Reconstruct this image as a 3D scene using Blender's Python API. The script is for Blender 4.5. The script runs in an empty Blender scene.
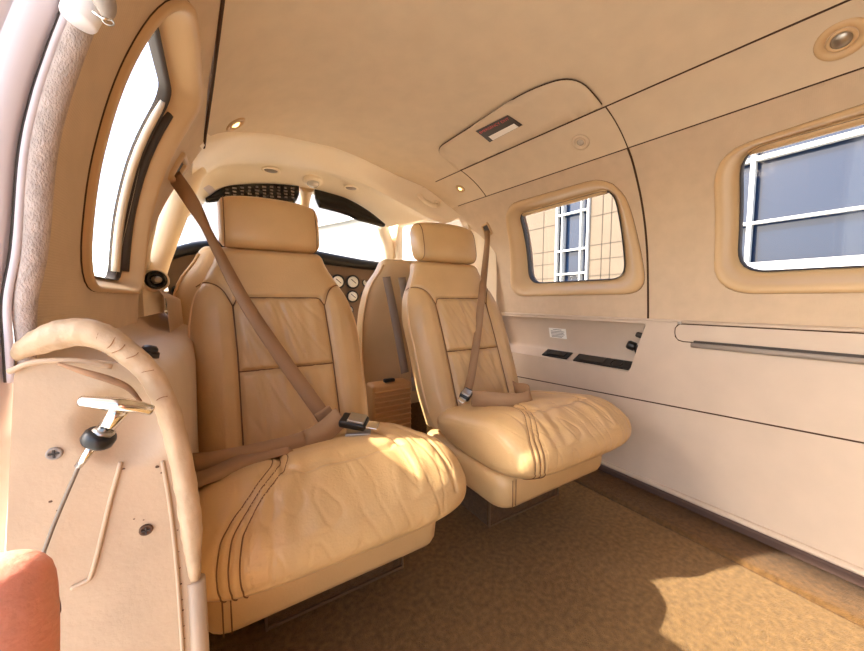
import bpy, bmesh, math, random
from math import sin, cos, pi, radians, sqrt, exp
from mathutils import Vector, Matrix, noise
from mathutils.geometry import delaunay_2d_cdt
import numpy as np

S = bpy.context.scene
COL = S.collection
random.seed(4)

# ------------------------------------------------------------------ camera
cam = bpy.data.cameras.new('camera')
cam.sensor_width = 36.0
cam.lens = 341.0 / 864.0 * 36.0
cam.clip_start = 0.01
cam.clip_end = 500
cam_ob = bpy.data.objects.new('camera', cam)
COL.objects.link(cam_ob)
cam_ob.location = (0, 0, 0.62)
cam_ob.rotation_euler = (radians(90 - 4.3), 0, radians(-32))
S.camera = cam_ob

# ------------------------------------------------------------------ sky, sun, exposure
SUN_DIR = Vector((-1.0, 0.455, 0.80)).normalized()       # towards the sun
world = bpy.data.worlds.new('sky'); S.world = world
world.use_nodes = True
wn = world.node_tree.nodes; wl = world.node_tree.links
wn.clear()
sky = wn.new('ShaderNodeTexSky'); sky.sky_type = 'NISHITA'
sky.sun_disc = False
sky.sun_elevation = math.asin(SUN_DIR.z)
sky.sun_rotation = math.atan2(SUN_DIR.x, SUN_DIR.y)
sky.dust_density = 3.0
sky.air_density = 0.8
bg = wn.new('ShaderNodeBackground'); bg.inputs['Strength'].default_value = 0.34
wo = wn.new('ShaderNodeOutputWorld')
wl.new(sky.outputs[0], bg.inputs[0]); wl.new(bg.outputs[0], wo.inputs[0])

sun = bpy.data.lights.new('sun', 'SUN'); sun.energy = 5.0; sun.angle = radians(0.6)
sun.color = (1.0, 0.92, 0.78)
sun_ob = bpy.data.objects.new('sun', sun); COL.objects.link(sun_ob)
sun_ob.rotation_euler = SUN_DIR.to_track_quat('Z', 'Y').to_euler()

S.view_settings.view_transform = 'Standard'
S.view_settings.look = 'None'
S.view_settings.gamma = 1
S.view_settings.use_curve_mapping = False
S.view_settings.exposure = 1.6
S.cycles.diffuse_bounces = 8
S.cycles.max_bounces = 14
S.cycles.transparent_max_bounces = 12

# ------------------------------------------------------------------ materials
def srgb(r, g, b):
    f = lambda c: (c/255/12.92) if c/255 <= 0.04045 else ((c/255+0.055)/1.055)**2.4
    return (f(r), f(g), f(b), 1)

def mat(name, rgb, rough=0.6, metal=0.0, var=0.0, vscale=6.0, bump=0.0, bscale=200.0, coat=0.0,
        weave=0.0, spec=0.5, sss=0.0, stretch=None):
    m = bpy.data.materials.new(name); m.use_nodes = True
    nt = m.node_tree; n = nt.nodes; l = nt.links
    p = n['Principled BSDF']
    p.inputs['Roughness'].default_value = rough
    p.inputs['Metallic'].default_value = metal
    p.inputs['Specular IOR Level'].default_value = spec
    p.inputs['Coat Weight'].default_value = coat
    if sss:
        p.inputs['Subsurface Weight'].default_value = sss
        p.inputs['Subsurface Radius'].default_value = (0.01, 0.003, 0.002)
        p.inputs['Subsurface Scale'].default_value = 0.3
    col = srgb(*rgb)
    tc = n.new('ShaderNodeTexCoord')
    src = tc.outputs['Object']
    if stretch:
        mp = n.new('ShaderNodeMapping'); mp.inputs['Scale'].default_value = stretch
        l.new(src, mp.inputs[0]); src = mp.outputs[0]
    if var > 0:
        nz = n.new('ShaderNodeTexNoise'); nz.inputs['Scale'].default_value = vscale; nz.inputs['Detail'].default_value = 6
        l.new(src, nz.inputs['Vector'])
        rp = n.new('ShaderNodeValToRGB')
        rp.color_ramp.elements[0].position = 0.3; rp.color_ramp.elements[1].position = 0.7
        rp.color_ramp.elements[0].color = tuple(c*(1-var) for c in col[:3]) + (1,)
        rp.color_ramp.elements[1].color = tuple(min(1, c*(1+var*0.7)) for c in col[:3]) + (1,)
        l.new(nz.outputs['Fac'], rp.inputs['Fac']); l.new(rp.outputs[0], p.inputs['Base Color'])
    else:
        p.inputs['Base Color'].default_value = col
    if bump > 0:
        b = n.new('ShaderNodeBump'); b.inputs['Strength'].default_value = bump; b.inputs['Distance'].default_value = 0.002
        if weave:
            w1 = n.new('ShaderNodeTexWave'); w1.inputs['Scale'].default_value = weave; w1.bands_direction = 'Y'
            w2 = n.new('ShaderNodeTexWave'); w2.inputs['Scale'].default_value = weave; w2.bands_direction = 'Z'
            for w in (w1, w2):
                w.inputs['Distortion'].default_value = 1.5; w.inputs['Detail'].default_value = 2
                l.new(src, w.inputs['Vector'])
            mx = n.new('ShaderNodeMath'); mx.operation = 'ADD'
            l.new(w1.outputs['Fac'], mx.inputs[0]); l.new(w2.outputs['Fac'], mx.inputs[1])
            l.new(mx.outputs[0], b.inputs['Height'])
        else:
            nb = n.new('ShaderNodeTexNoise'); nb.inputs['Scale'].default_value = bscale; nb.inputs['Detail'].default_value = 3
            l.new(src, nb.inputs['Vector']); l.new(nb.outputs['Fac'], b.inputs['Height'])
        l.new(b.outputs[0], p.inputs['Normal'])
    return m

def glass_mat(name, tint=(1, 1, 1, 1), refl=0.035):
    m = bpy.data.materials.new(name); m.use_nodes = True
    n = m.node_tree.nodes; l = m.node_tree.links; n.clear()
    t = n.new('ShaderNodeBsdfTransparent'); t.inputs[0].default_value = tint
    g = n.new('ShaderNodeBsdfGlossy'); g.inputs['Roughness'].default_value = 0.02
    lw = n.new('ShaderNodeValue'); lw.outputs[0].default_value = refl
    mx = n.new('ShaderNodeMixShader'); o = n.new('ShaderNodeOutputMaterial')
    l.new(lw.outputs[0], mx.inputs[0]); l.new(t.outputs[0], mx.inputs[1]); l.new(g.outputs[0], mx.inputs[2]); l.new(mx.outputs[0], o.inputs[0])
    return m

def emit_mat(name, rgb, s):
    m = bpy.data.materials.new(name); m.use_nodes = True
    p = m.node_tree.nodes['Principled BSDF']
    p.inputs['Base Color'].default_value = srgb(*rgb)
    p.inputs['Emission Color'].default_value = srgb(*rgb); p.inputs['Emission Strength'].default_value = s
    return m

def carpet_mat(name, rgb):
    m = mat(name, rgb, 0.95, var=0.30, vscale=90, spec=0.1)
    nt = m.node_tree; n = nt.nodes; l = nt.links; p = n['Principled BSDF']
    tc = [x for x in n if x.type == 'TEX_COORD'][0]
    v = n.new('ShaderNodeTexVoronoi'); v.inputs['Scale'].default_value = 520
    l.new(tc.outputs['Object'], v.inputs['Vector'])
    b = n.new('ShaderNodeBump'); b.inputs['Strength'].default_value = 0.8; b.inputs['Distance'].default_value = 0.0025
    l.new(v.outputs['Distance'], b.inputs['Height']); l.new(b.outputs[0], p.inputs['Normal'])
    p.inputs['Sheen Weight'].default_value = 0.08
    return m

M = dict(
    leather=mat('tan_leather', (206, 170, 118), 0.40, var=0.09, vscale=9, bump=0.25, bscale=260),
    leather_d=mat('tan_leather_insert', (202, 166, 114), 0.45, var=0.09, vscale=9, bump=0.25, bscale=260),
    piping=mat('pale_piping', (222, 190, 145), 0.45),
    thread=mat('dark_thread', (120, 82, 45), 0.7),
    pilot=mat('pilot_leather', (208, 180, 138), 0.45, var=0.08, bump=0.2),
    fabric=mat('wall_fabric', (206, 184, 156), 0.85, var=0.05, vscale=30, bump=0.14, weave=130, spec=0.2),
    headliner=mat('headliner_fabric', (216, 197, 168), 0.8, var=0.04, vscale=20, bump=0.15, bscale=500, spec=0.25),
    lower=mat('side_panel_vinyl', (204, 185, 163), 0.55, var=0.04, vscale=14, bump=0.15, bscale=420),
    frame=mat('window_frame_plastic', (206, 174, 130), 0.45, var=0.04),
    seal=mat('black_gasket', (58, 48, 40), 0.6),
    seam=mat('seam_shadow_gap', (70, 46, 26), 0.9),
    carpet=carpet_mat('brown_carpet', (134, 103, 62)),
    carpet2=carpet_mat('dark_brown_carpet', (104, 75, 42)),
    black=mat('black_plastic', (18, 17, 17), 0.4),
    blackgl=mat('black_gloss', (14, 12, 11), 0.15),
    cream=mat('cream_plastic', (240, 225, 198), 0.5, var=0.04),
    chrome=mat('polished_chrome', (225, 222, 215), 0.12, metal=1.0),
    steel=mat('brushed_steel', (180, 176, 168), 0.35, metal=1.0),
    panel=mat('door_edge_plastic', (188, 162, 132), 0.5, var=0.10, vscale=18, bump=0.12, bscale=300),
    paint=mat('jamb_paint', (208, 197, 199), 0.5, var=0.06, vscale=12),
    fuzzy=mat('fuzzy_seal_cloth', (186, 170, 160), 0.95, var=0.22, vscale=160, bump=0.8, bscale=700, stretch=(1, 1, 0.6)),
    white=mat('white_cloth', (236, 234, 235), 0.7, var=0.05, bump=0.2, bscale=60),
    grey=mat('grey_plastic', (150, 138, 126), 0.5),
    belt=mat('belt_webbing', (160, 126, 92), 0.7, bump=0.4, bscale=900, spec=0.3),
    gbelt=mat('grey_belt_webbing', (150, 135, 120), 0.7, bump=0.4, bscale=900),
    wear=mat('worn_scuff', (92, 66, 46), 0.9),
    skin=mat('pink_skin', (232, 154, 130), 0.5, var=0.08, vscale=60, bump=0.15, bscale=500, sss=0.25),
    nail=mat('finger_nail', (236, 170, 156), 0.25),
    red=mat('red_print', (176, 40, 44), 0.5),
    paper=mat('pale_label', (244, 240, 230), 0.6),
    ink=mat('grey_ink', (110, 100, 92), 0.7),
    glass=glass_mat('window_pane'),
    wglass=glass_mat('windshield_pane', (0.97, 0.98, 1, 1)),
    lamp=emit_mat('lamp_lens', (255, 205, 130), 1.6),
    lens=mat('clear_lens', (196, 186, 170), 0.2, spec=0.8),
    dial=mat('dial_face', (236, 232, 222), 0.5),
    instr=mat('instrument_panel_brown', (118, 92, 68), 0.6, var=0.1),
    facade=mat('sandstone_facade', (84, 72, 58), 0.85, var=0.08, vscale=1.5),
    facade2=mat('facade_joint', (58, 50, 40), 0.9),
    bglass=mat('blue_glazing', (14, 29, 50), 0.12, spec=0.25),
    mull=mat('white_mullion', (176, 176, 172), 0.5),
    concrete=mat('apron_concrete', (184, 180, 170), 0.9, var=0.08, vscale=0.7),
    hang=mat('hangar_metal', (74, 73, 84), 0.6, var=0.05, vscale=0.5),
    wood=mat('ribbed_tan_plastic', (196, 150, 96), 0.5),
)

# ------------------------------------------------------------------ builders
def link(name, me, m, parent=None, smooth=True, kind=None, **props):
    if m is not None: me.materials.append(m)
    if smooth:
        for p in me.polygons: p.use_smooth = True
    o = bpy.data.objects.new(name, me); COL.objects.link(o)
    if parent is not None:
        base = Vector((0, 0, 0)); q = parent
        while q is not None: base += q.location; q = q.parent
        me.transform(Matrix.Translation(-base))
        o.parent = parent
    if kind: o['kind'] = kind
    for k, v in props.items(): o[k] = v
    return o

def tag(o, label, cat, group=None):
    o['label'] = label; o['category'] = cat
    if group: o['group'] = group
    return o

def thing(name, loc, label, cat, group=None):
    o = bpy.data.objects.new(name, None); o.empty_display_size = 0.05
    COL.objects.link(o); o.location = loc
    return tag(o, label, cat, group)

def mesh(verts, faces):
    me = bpy.data.meshes.new('m'); me.from_pydata([tuple(v) for v in verts], [], faces); me.update()
    return me

def fixn(me):
    bm = bmesh.new(); bm.from_mesh(me); bmesh.ops.recalc_face_normals(bm, faces=bm.faces); bm.to_mesh(me); bm.free()
    return me

def join(meshes):
    vs, fs = [], []
    for me in meshes:
        k = len(vs)
        vs += [v.co.copy() for v in me.vertices]
        fs += [tuple(i + k for i in p.vertices) for p in me.polygons]
    return mesh(vs, fs)

def loft(rings, closed=True, caps=True):
    n = len(rings[0]); vs = [v for r in rings for v in r]; fs = []
    for i in range(len(rings) - 1):
        for j in range(n if closed else n - 1):
            a = i*n + j; b = i*n + (j+1) % n
            fs.append((a, b, b + n, a + n))
    if caps:
        fs.append(tuple(range(n))[::-1]); fs.append(tuple(range((len(rings)-1)*n, len(rings)*n)))
    return fixn(mesh(vs, fs)) if closed else mesh(vs, fs)

def catmull(pts, k=6, closed=False):
    P = [Vector(p) for p in pts]; n = len(P); out = []
    rng = n if closed else n - 1
    for i in range(rng):
        p0 = P[(i-1) % n] if closed or i > 0 else P[0]*2 - P[1]
        p1 = P[i]; p2 = P[(i+1) % n]
        p3 = P[(i+2) % n] if closed or i + 2 < n else P[-1]*2 - P[-2]
        for t in range(k):
            u = t / k
            out.append(0.5*((2*p1) + (p2-p0)*u + (2*p0-5*p1+4*p2-p3)*u*u + (3*p1-p0-3*p2+p3)*u**3))
    if not closed: out.append(P[-1])
    return out

def tube(path, r, seg=10, closed=False, caps=True):
    P = [Vector(p) for p in path]; n = len(P)
    rad = r if callable(r) else (lambda t: r)
    rings = []; up = None
    for i in range(n):
        a = P[(i-1) % n] if closed or i > 0 else P[i]
        b = P[(i+1) % n] if closed or i < n-1 else P[i]
        t = (b - a).normalized()
        if up is None:
            up = Vector((0, 0, 1)) if abs(t.z) < 0.9 else Vector((1, 0, 0))
        s = t.cross(up).normalized(); up = s.cross(t).normalized()
        R = rad(i / max(1, n - 1))
        rings.append([P[i] + (s*cos(2*pi*j/seg) + up*sin(2*pi*j/seg))*R for j in range(seg)])
    if closed: rings.append(rings[0])
    return loft(rings, True, caps and not closed)

def ribbon(path, side, w, t=0.0022):
    P = [Vector(p) for p in path]; rings = []
    for i, p in enumerate(P):
        a = P[max(0, i-1)]; b = P[min(len(P)-1, i+1)]; d = (b - a).normalized()
        s = Vector(side(i/(len(P)-1)) if callable(side) else side)
        s = (s - d*s.dot(d)).normalized(); nn = d.cross(s)
        rings.append([p + s*w/2 + nn*t/2, p - s*w/2 + nn*t/2, p - s*w/2 - nn*t/2, p + s*w/2 - nn*t/2])
    return loft(rings)

def box(c, size, bev=0.0, rot=None, seg=3):
    bm = bmesh.new(); bmesh.ops.create_cube(bm, size=1)
    bmesh.ops.scale(bm, vec=size, verts=bm.verts)
    if bev: bmesh.ops.bevel(bm, geom=bm.edges[:], offset=bev, segments=seg, affect='EDGES', profile=0.5)
    if rot is not None: bmesh.ops.transform(bm, matrix=rot.to_4x4(), verts=bm.verts)
    bmesh.ops.translate(bm, vec=c, verts=bm.verts)
    me = bpy.data.meshes.new('m'); bm.to_mesh(me); bm.free(); return me

def lathe(prof, c, axis, seg=28):
    ax = Vector(axis).normalized(); q = ax.to_track_quat('Z', 'Y')
    rings = [[Vector(c) + q @ Vector((r*cos(2*pi*j/seg), r*sin(2*pi*j/seg), h)) for j in range(seg)] for r, h in prof]
    return loft(rings)

def rpoly(pts, r, k=6):
    """polygon with rounded corners (2-D)"""
    out = []; n = len(pts)
    rr = r if isinstance(r, (list, tuple)) else [r]*n
    for i in range(n):
        p = Vector(pts[i]); a = Vector(pts[i-1]); b = Vector(pts[(i+1) % n])
        da = (a-p).normalized(); db = (b-p).normalized()
        R = min(rr[i], (a-p).length*0.48, (b-p).length*0.48)
        for j in range(k+1):
            t = j/k
            out.append(p + da*R*(1-t)**2 + db*R*t**2)
    return out

def inpoly(p, poly):
    x, y = p; c = False; n = len(poly)
    for i in range(n):
        x1, y1 = poly[i][0], poly[i][1]; x2, y2 = poly[i-1][0], poly[i-1][1]
        if (y1 > y) != (y2 > y) and x < (x2-x1)*(y-y1)/(y2-y1) + x1: c = not c
    return c

def sheet(outer, holes, step, fn, thick=0.0):
    """flat outline with holes, filled with a fine grid and laid on the surface fn(a, b)"""
    def dens(poly):
        o = []
        for i in range(len(poly)):
            a = Vector(poly[i][:2]); b = Vector(poly[(i+1) % len(poly)][:2]); k = max(1, int((b-a).length/step))
            o += [a.lerp(b, j/k) for j in range(k)]
        return o
    loops = [dens(outer)] + [dens(h) for h in holes]
    vs = []; ed = []
    for lp in loops:
        k = len(vs); vs += lp; ed += [(k+i, k+(i+1) % len(lp)) for i in range(len(lp))]
    xs = [p[0] for p in outer]; ys = [p[1] for p in outer]
    a = min(xs)+step*0.5
    lim = (step*0.35)**2
    bd = list(vs)
    while a < max(xs):
        b = min(ys)+step*0.5
        while b < max(ys):
            if inpoly((a, b), loops[0]) and not any(inpoly((a, b), h) for h in loops[1:]):
                if all((q[0]-a)**2+(q[1]-b)**2 > lim for q in bd): vs.append(Vector((a, b)))
            b += step
        a += step
    V, E, F, *_ = delaunay_2d_cdt([Vector(v[:2]) for v in vs], ed, [], 0, 1e-6)
    fs = []
    for f in F:
        c = sum((V[i] for i in f), Vector((0, 0)))/len(f)
        if inpoly(c, loops[0]) and not any(inpoly(c, h) for h in loops[1:]): fs.append(tuple(f))
    used = sorted({i for f in fs for i in f}); mp = {u: i for i, u in enumerate(used)}
    me = mesh([fn(V[i][0], V[i][1]) for i in used], [tuple(mp[i] for i in f) for f in fs])
    if thick:
        bm = bmesh.new(); bm.from_mesh(me)
        bmesh.ops.recalc_face_normals(bm, faces=bm.faces)
        bmesh.ops.solidify(bm, geom=bm.faces[:], thickness=thick)
        bm.to_mesh(me); bm.free()
    return me

def ring_loft(path, steps, fn, closed=True):
    """mouldings round an outline: steps of (offset outward, height)"""
    n = len(path); P = [Vector(p[:2]) for p in path]
    area = sum(P[i-1].cross(P[i]) if False else P[i-1][0]*P[i][1]-P[i-1][1]*P[i][0] for i in range(n))
    nrm = []
    for i in range(n):
        d = (P[(i+1) % n] - P[i-1]).normalized()
        nn = Vector((d.y, -d.x)); nrm.append(nn if area > 0 else -nn)
    rings = []
    for off, h in steps:
        rings.append([fn(P[i][0]+nrm[i][0]*off, P[i][1]+nrm[i][1]*off, h) for i in range(n)])
    return loft(rings, True, False)

def textmesh(s, size, m, parent, origin, xdir, ydir, name='lettering', align='LEFT', lift=0.0):
    cu = bpy.data.curves.new('t', 'FONT'); cu.body = s; cu.size = size; cu.align_x = align; cu.align_y = 'CENTER'
    cu.resolution_u = 3
    tmp = bpy.data.objects.new('t', cu); COL.objects.link(tmp)
    dg = bpy.context.evaluated_depsgraph_get()
    me = bpy.data.meshes.new_from_object(tmp.evaluated_get(dg))
    bpy.data.objects.remove(tmp)
    x = Vector(xdir).normalized(); y = Vector(ydir); y = (y - x*y.dot(x)).normalized(); z = x.cross(y)
    mx = Matrix((x, y, z)).transposed().to_4x4(); mx.translation = Vector(origin) + z*lift
    me.transform(mx); me.materials.clear()
    return link(name, me, m, parent, smooth=False)

# ------------------------------------------------------------------ fuselage section
PZ = [(-.3, 1.147), (0, 1.147), (.45, 1.15), (.556, 1.15), (.651, 1.141), (.773, 1.124), (.888, 1.09), (.969, 1.05),
      (1.04, 1.0), (1.09, .94), (1.127, .875), (1.16, .78), (1.18, .67), (1.188, .51)]
XC = 0.51
def smooth_interp(x, xs, ys):
    xs = np.array(xs); ys = np.array(ys)
    d = np.gradient(ys, xs)
    i = int(np.clip(np.searchsorted(xs, x) - 1, 0, len(xs)-2))
    h = xs[i+1]-xs[i]; t = min(1.0, max(0.0, (x-xs[i])/h))
    return float((2*t**3-3*t**2+1)*ys[i] + (t**3-2*t**2+t)*h*d[i] + (-2*t**3+3*t**2)*ys[i+1] + (t**3-t**2)*h*d[i+1])
_z = [a for a, b in PZ]; _x = [b for a, b in PZ]
def RX(z): return smooth_interp(z, _z, _x)
_top = PZ[6:]
_hx = [0.0] + [b-XC for a, b in reversed(_top)][1:]
_hz = [1.188] + [a for a, b in reversed(_top)][1:]
def TZ(x): return smooth_interp(abs(x-XC), _hx, _hz)
def right(y, z, h=0.0):
    e = 0.004; t = Vector((RX(z+e)-RX(z-e), 0, 2*e)).normalized(); n = Vector((-t.z, 0, t.x))   # inward
    return Vector((RX(z), y, z)) + n*h
def left(y, z, h=0.0):
    p = right(y, z, h); return Vector((2*XC - p.x, p.y, p.z))
def top(x, y, h=0.0):
    e = 0.004; t = Vector((2*e, 0, TZ(x+e)-TZ(x-e))).normalized(); n = Vector((t.z, 0, -t.x))    # downward
    return Vector((x, y, TZ(x))) + n*h
ZS = lambda y: 1.0345 + 0.0205*y + 0.0     # lower edge of the soffit strip
XU = lambda y: 0.910 - 0.055*y             # upper edge of the soffit strip

# ------------------------------------------------------------------ ground and building outside
gm = mesh([(-120, -120, -.95), (120, -120, -.95), (120, 120, -.95), (-120, 120, -.95)], [(0, 1, 2, 3)])
link('ground', gm, M['concrete'], smooth=False, kind='structure')

FX = 9.0
bld = thing('terminal_building', (FX, 3, -.95), 'sandstone terminal building with white-framed blue glazing outside the cabin windows', 'building')
glz = [(-9.0, 2.95, -0.6, 6.2), (5.98, 7.08, -0.6, 6.2)]
rects = [[(a, c), (b, c), (b, d), (a, d)] for a, b, c, d in glz]
wallm = sheet([(-10, -.95), (16, -.95), (16, 7), (-10, 7)], rects, 1.2, lambda a, b: Vector((FX, a, b)), 0.0)
backm = box((FX+4.2, 3, 3.0), (8.0, 26, 7.9))
link('facade', join([wallm, backm]), M['facade'], bld, smooth=False)
jm = []
for z in (1.3, 1.75, 2.15, 2.95, 3.7, 4.5):
    for a, b in ((2.98, 5.95), (7.12, 15.9)): jm.append(box((FX-.004, (a+b)/2, z), (.012, b-a, .022)))
for y in (3.6, 4.5, 5.35, 5.6, 7.6, 8.5, 10, 11.5): jm.append(box((FX-.004, y, 2.8), (.012, .022, 7.2)))
link('facade_joint', join(jm), M['facade2'], bld, smooth=False)
def glazing(a, b, c, d, vs, hs):
    p = link('glazed_bay', box((FX+.12, (a+b)/2, (c+d)/2), (.04, b-a, d-c)), M['bglass'], bld, smooth=False)
    ms = [box((FX-.02, y, (c+d)/2), (.12, w, d-c)) for y, w in vs] + [box((FX-.02, (a+b)/2, z), (.125, b-a, w)) for z, w in hs]
    link('white_mullions', join(ms), M['mull'], p, smooth=False)
glazing(*glz[0], [(2.50, .07), (-.2, .07), (-3, .07), (-6, .07)], [(3.34, .08), (2.12, .05), (1.24, .22), (4.7, .08), (0.2, .08)])
glazing(*glz[1], [(7.05, .05), (6.85, .035), (6.22, .035), (6.00, .05)], [(3.18, .05), (2.10, .05), (1.40, .05), (4.4, .06), (.5, .06)])

han = thing('hangar', (22, 48, -.95), 'pale grey hangar with tall white doors ahead, seen through the windshield', 'building')
ha = Vector((-2.0, 84, 0)); hb = Vector((24.0, 20.5, 0)); hd_ = (hb-ha).normalized(); hn_ = Vector((-hd_.y, hd_.x, 0))
if hn_.x < 0: hn_ = -hn_
def hbox(t0, t1, n0, n1, z0, z1):
    L = (hb-ha).length
    q = [ha+hd_*L*t0+hn_*n0, ha+hd_*L*t1+hn_*n0, ha+hd_*L*t1+hn_*n1, ha+hd_*L*t0+hn_*n1]
    return loft([[Vector((p.x, p.y, z)) for p in q] for z in (z0, z1)])
link('upper_wall', hbox(-.1, 1.2, 0, 30, 11.0, 24.0), M['hang'], han, smooth=False)
link('sliding_door', hbox(-.1, 1.2, .6, 1.0, -.95, 11.0), M['mull'], han, smooth=False)
link('eave_beam', hbox(-.1, 1.2, -.4, .0, 10.7, 11.2), M['steel'], han, smooth=False)

# ------------------------------------------------------------------ floor, baseboard
fl = join([mesh([(-.16, -1.3, 0), (1.16, -1.3, 0), (1.16, 2.0, 0), (-.16, 2.0, 0), (-.16, -1.3, -.04), (1.16, -1.3, -.04), (1.16, 2.0, -.04), (-.16, 2.0, -.04)],
                [(0, 1, 2, 3), (7, 6, 5, 4), (0, 4, 5, 1), (1, 5, 6, 2), (2, 6, 7, 3), (3, 7, 4, 0)])])
link('floor', fl, M['carpet'], smooth=False, kind='structure')
def kick_x(y): return 1.07 - 0.19*max(0, y-.0)**1.0 * 0.35
rings = []
for i in range(30):
    y = -1.3 + i*(2.5/29); x0 = 1.01
    rings.append([Vector((x0, y, -.002)), Vector((x0+.002, y, .008)), Vector((x0+.01, y, .0125)), Vector((1.15, y, .016)), Vector((1.15, y, -.002))])
link('trim_1', loft(rings), M['carpet2'], kind='structure', label='raised carpeted strip along the right wall')
rail = [(1.137, -1.3, .032), (1.137, 1.25, .032)]
r2 = [Vector((x, y, z)) for y in (-1.3, 1.25) for x, z in ()]
br = loft([[Vector((1.128, y, .012)), Vector((1.128, y, .031)), Vector((1.133, y, .036)), Vector((1.150, y, .036)), Vector((1.150, y, .012))] for y in (-1.3, 1.25)])
link('baseboard_right', br, mat('dark_rail', (74, 54, 46), 0.5), smooth=False, kind='structure')
lip = loft([[Vector((1.1335, y, .0362)), Vector((1.1330, y, .041)), Vector((1.138, y, .047)), Vector((1.150, y, .050)), Vector((1.150, y, .0362))] for y in (-1.3, 1.25)])
link('trim_2', lip, M['lower'], smooth=True, kind='structure')

# ------------------------------------------------------------------ windows (frame, gasket, pane)
W1o = rpoly([(.553, .640), (.600, 1.0), (1.085, 1.012), (1.150, .636)], [.07, .10, .09, .09])
W1g = rpoly([(.632, .688), (.638, .962), (1.035, .964), (1.052, .688)], [.05, .045, .03, .06])
W2o = rpoly([(-.26, .636), (-.21, .998), (.372, .978), (.386, .636)], [.09, .10, .075, .09])
W2g = rpoly([(-.20, .686), (-.17, .960), (.328, .963), (.343, .688)], [.06, .05, .05, .06])
W3o = rpoly([(.492, .630), (.500, .998), (.830, 1.0), (.815, .630)], [.06, .09, .07, .05])
W3g = rpoly([(.518, .650), (.528, .962), (.772, .960), (.790, .650)], [.04, .06, .04, .03])
def resamp(poly, n=96):
    P = [Vector(p[:2]) for p in poly]; P.append(P[0])
    L = [0]
    for i in range(1, len(P)): L.append(L[-1]+(P[i]-P[i-1]).length)
    out = []
    k = 0
    for j in range(n):
        s = L[-1]*j/n
        while L[k+1] < s: k += 1
        d = L[k+1]-L[k]
        out.append(P[k].lerp(P[k+1], (s-L[k])/d if d > 1e-9 else 0))
    return out
def align(a, b):
    """rotate loop b so that it starts nearest to the start of a"""
    ca = sum(a, Vector((0, 0)))/len(a); cb = sum(b, Vector((0, 0)))/len(b)
    best = min(range(len(b)), key=lambda k: sum(((a[i]-ca)-(b[(i+k) % len(b)]-cb)).length_squared for i in range(0, len(a), 6)))
    return b[best:]+b[:best]
def window(name, O_, G_, fn, frame_mat, label, depth=.032, lip=.010):
    o = resamp(O_); g = align(o, resamp(G_))
    co = sum(o, Vector((0, 0)))/len(o)
    def mixp(t, h):
        return [fn(*(o[i].lerp(g[i], t)), h) for i in range(len(o))]
    steps = [(-.02, -.012), (-.02, .001), (.0, .006), (.05, lip), (.2, lip+.001), (.34, lip-.002), (.46, lip-.010), (.58, -depth*.29), (.72, -depth*.55), (.86, -depth*.75), (1.0, -depth+.006), (1.0, -depth-.004)]
    fr = loft([mixp(t, h) for t, h in steps], True, False)
    w = bpy.data.objects.new(name, None); COL.objects.link(w); w['kind'] = 'structure'; w['label'] = label
    w.location = fn(co.x, co.y, 0)
    link('window_frame', fr, frame_mat, w)
    seam = loft([mixp(t, h) for t, h in [(-.024, -.003), (-.024, .0014), (-.016, .0014), (-.016, -.003)]], True, False)
    link('shadow_gap', seam, M['seam'], w)
    gk = loft([mixp(t, h) for t, h in [(.985, -depth+.012), (1.02, -depth+.012), (1.055, -depth+.004), (1.055, -depth-.006)]], True, False)
    link('gasket', gk, M['seal'], w)
    pane = sheet([p for p in [o[i].lerp(g[i], .99) for i in range(len(o))]], [], .05, lambda a, b: fn(a, b, -depth), 0)
    link('pane', pane, M['glass'], w)
    return w
window('window_1', W1o, W1g, right, M['frame'], 'small tan-framed window beside the right seat')
w2 = window('window_2', W2o, W2g, right, M['frame'], 'large tan-framed window near the folded table')
window('window_3', W3o, W3g, left, M['frame'], 'tan-framed window on the left wall', depth=.032, lip=.007)
# pulled-up shade edge at the top of the two right windows
for nm, a, b, zz in (('window_1', .66, 1.02, .946), ('window_2', -.15, .312, .945)):
    P = bpy.data.objects[nm]
    rr = [[right(a+(b-a)*i/12, zz+.004, -.029), right(a+(b-a)*i/12, zz+.007, -.022), right(a+(b-a)*i/12, zz+.020, -.020), right(a+(b-a)*i/12, zz+.020, -.03)] for i in range(13)]
    link('window_shade', loft(rr), M['frame'], P)
# sliding shade in its track on the left window
P = bpy.data.objects['window_3']
rr = [[left(.786-.010*i/10, .665+.285*i/10, -.030), left(.785-.010*i/10, .665+.285*i/10, -.022), left(.772-.010*i/10, .665+.285*i/10, -.024), left(.771-.010*i/10, .665+.285*i/10, -.031)] for i in range(11)]
link('window_shade', loft(rr), M['cream'], P)
rr = [[left(.797-.006*i/10, .668+.275*i/10, -.022), left(.796-.006*i/10, .668+.275*i/10, -.012), left(.788-.006*i/10, .668+.275*i/10, -.016), left(.788-.006*i/10, .668+.275*i/10, -.026)] for i in range(11)]
link('shade_track', loft(rr), M['seal'], P)

# ------------------------------------------------------------------ walls
def hole(poly, grow=0.0):
    o = resamp(poly, 80); c = sum(o, Vector((0, 0)))/len(o)
    return [c + (p-c)*(1.0+grow) for p in o]
outer = [(-1.3, .556)] + [(1.38, .556)] + [(1.38, ZS(1.38)), (.55, ZS(.55)), (-1.3, ZS(-1.3))]
wr = sheet(outer, [hole(W1o, -.012), hole(W2o, -.012)], .03, lambda a, b: right(a, b), 0)
link('wall_right', wr, M['fabric'], kind='structure', label='fabric-covered right wall above the armrest')
# left wall panel ahead of the door
def zl(y): return 1.03 + .0*y
outer = [(.372, .52), (.82, .52), (.825, .66), (.885, .75), (.985, .86), (1.03, .93), (1.03, .985), (.99, .995), (.795, 1.015), (.594, 1.043), (.372, 1.055)]
wlm = sheet(outer, [hole(W3o, -.012)], .025, lambda a, b: left(a, b), 0)
link('wall_left', wlm, M['fabric'], kind='structure', label='fabric-covered left wall ahead of the door')
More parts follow.
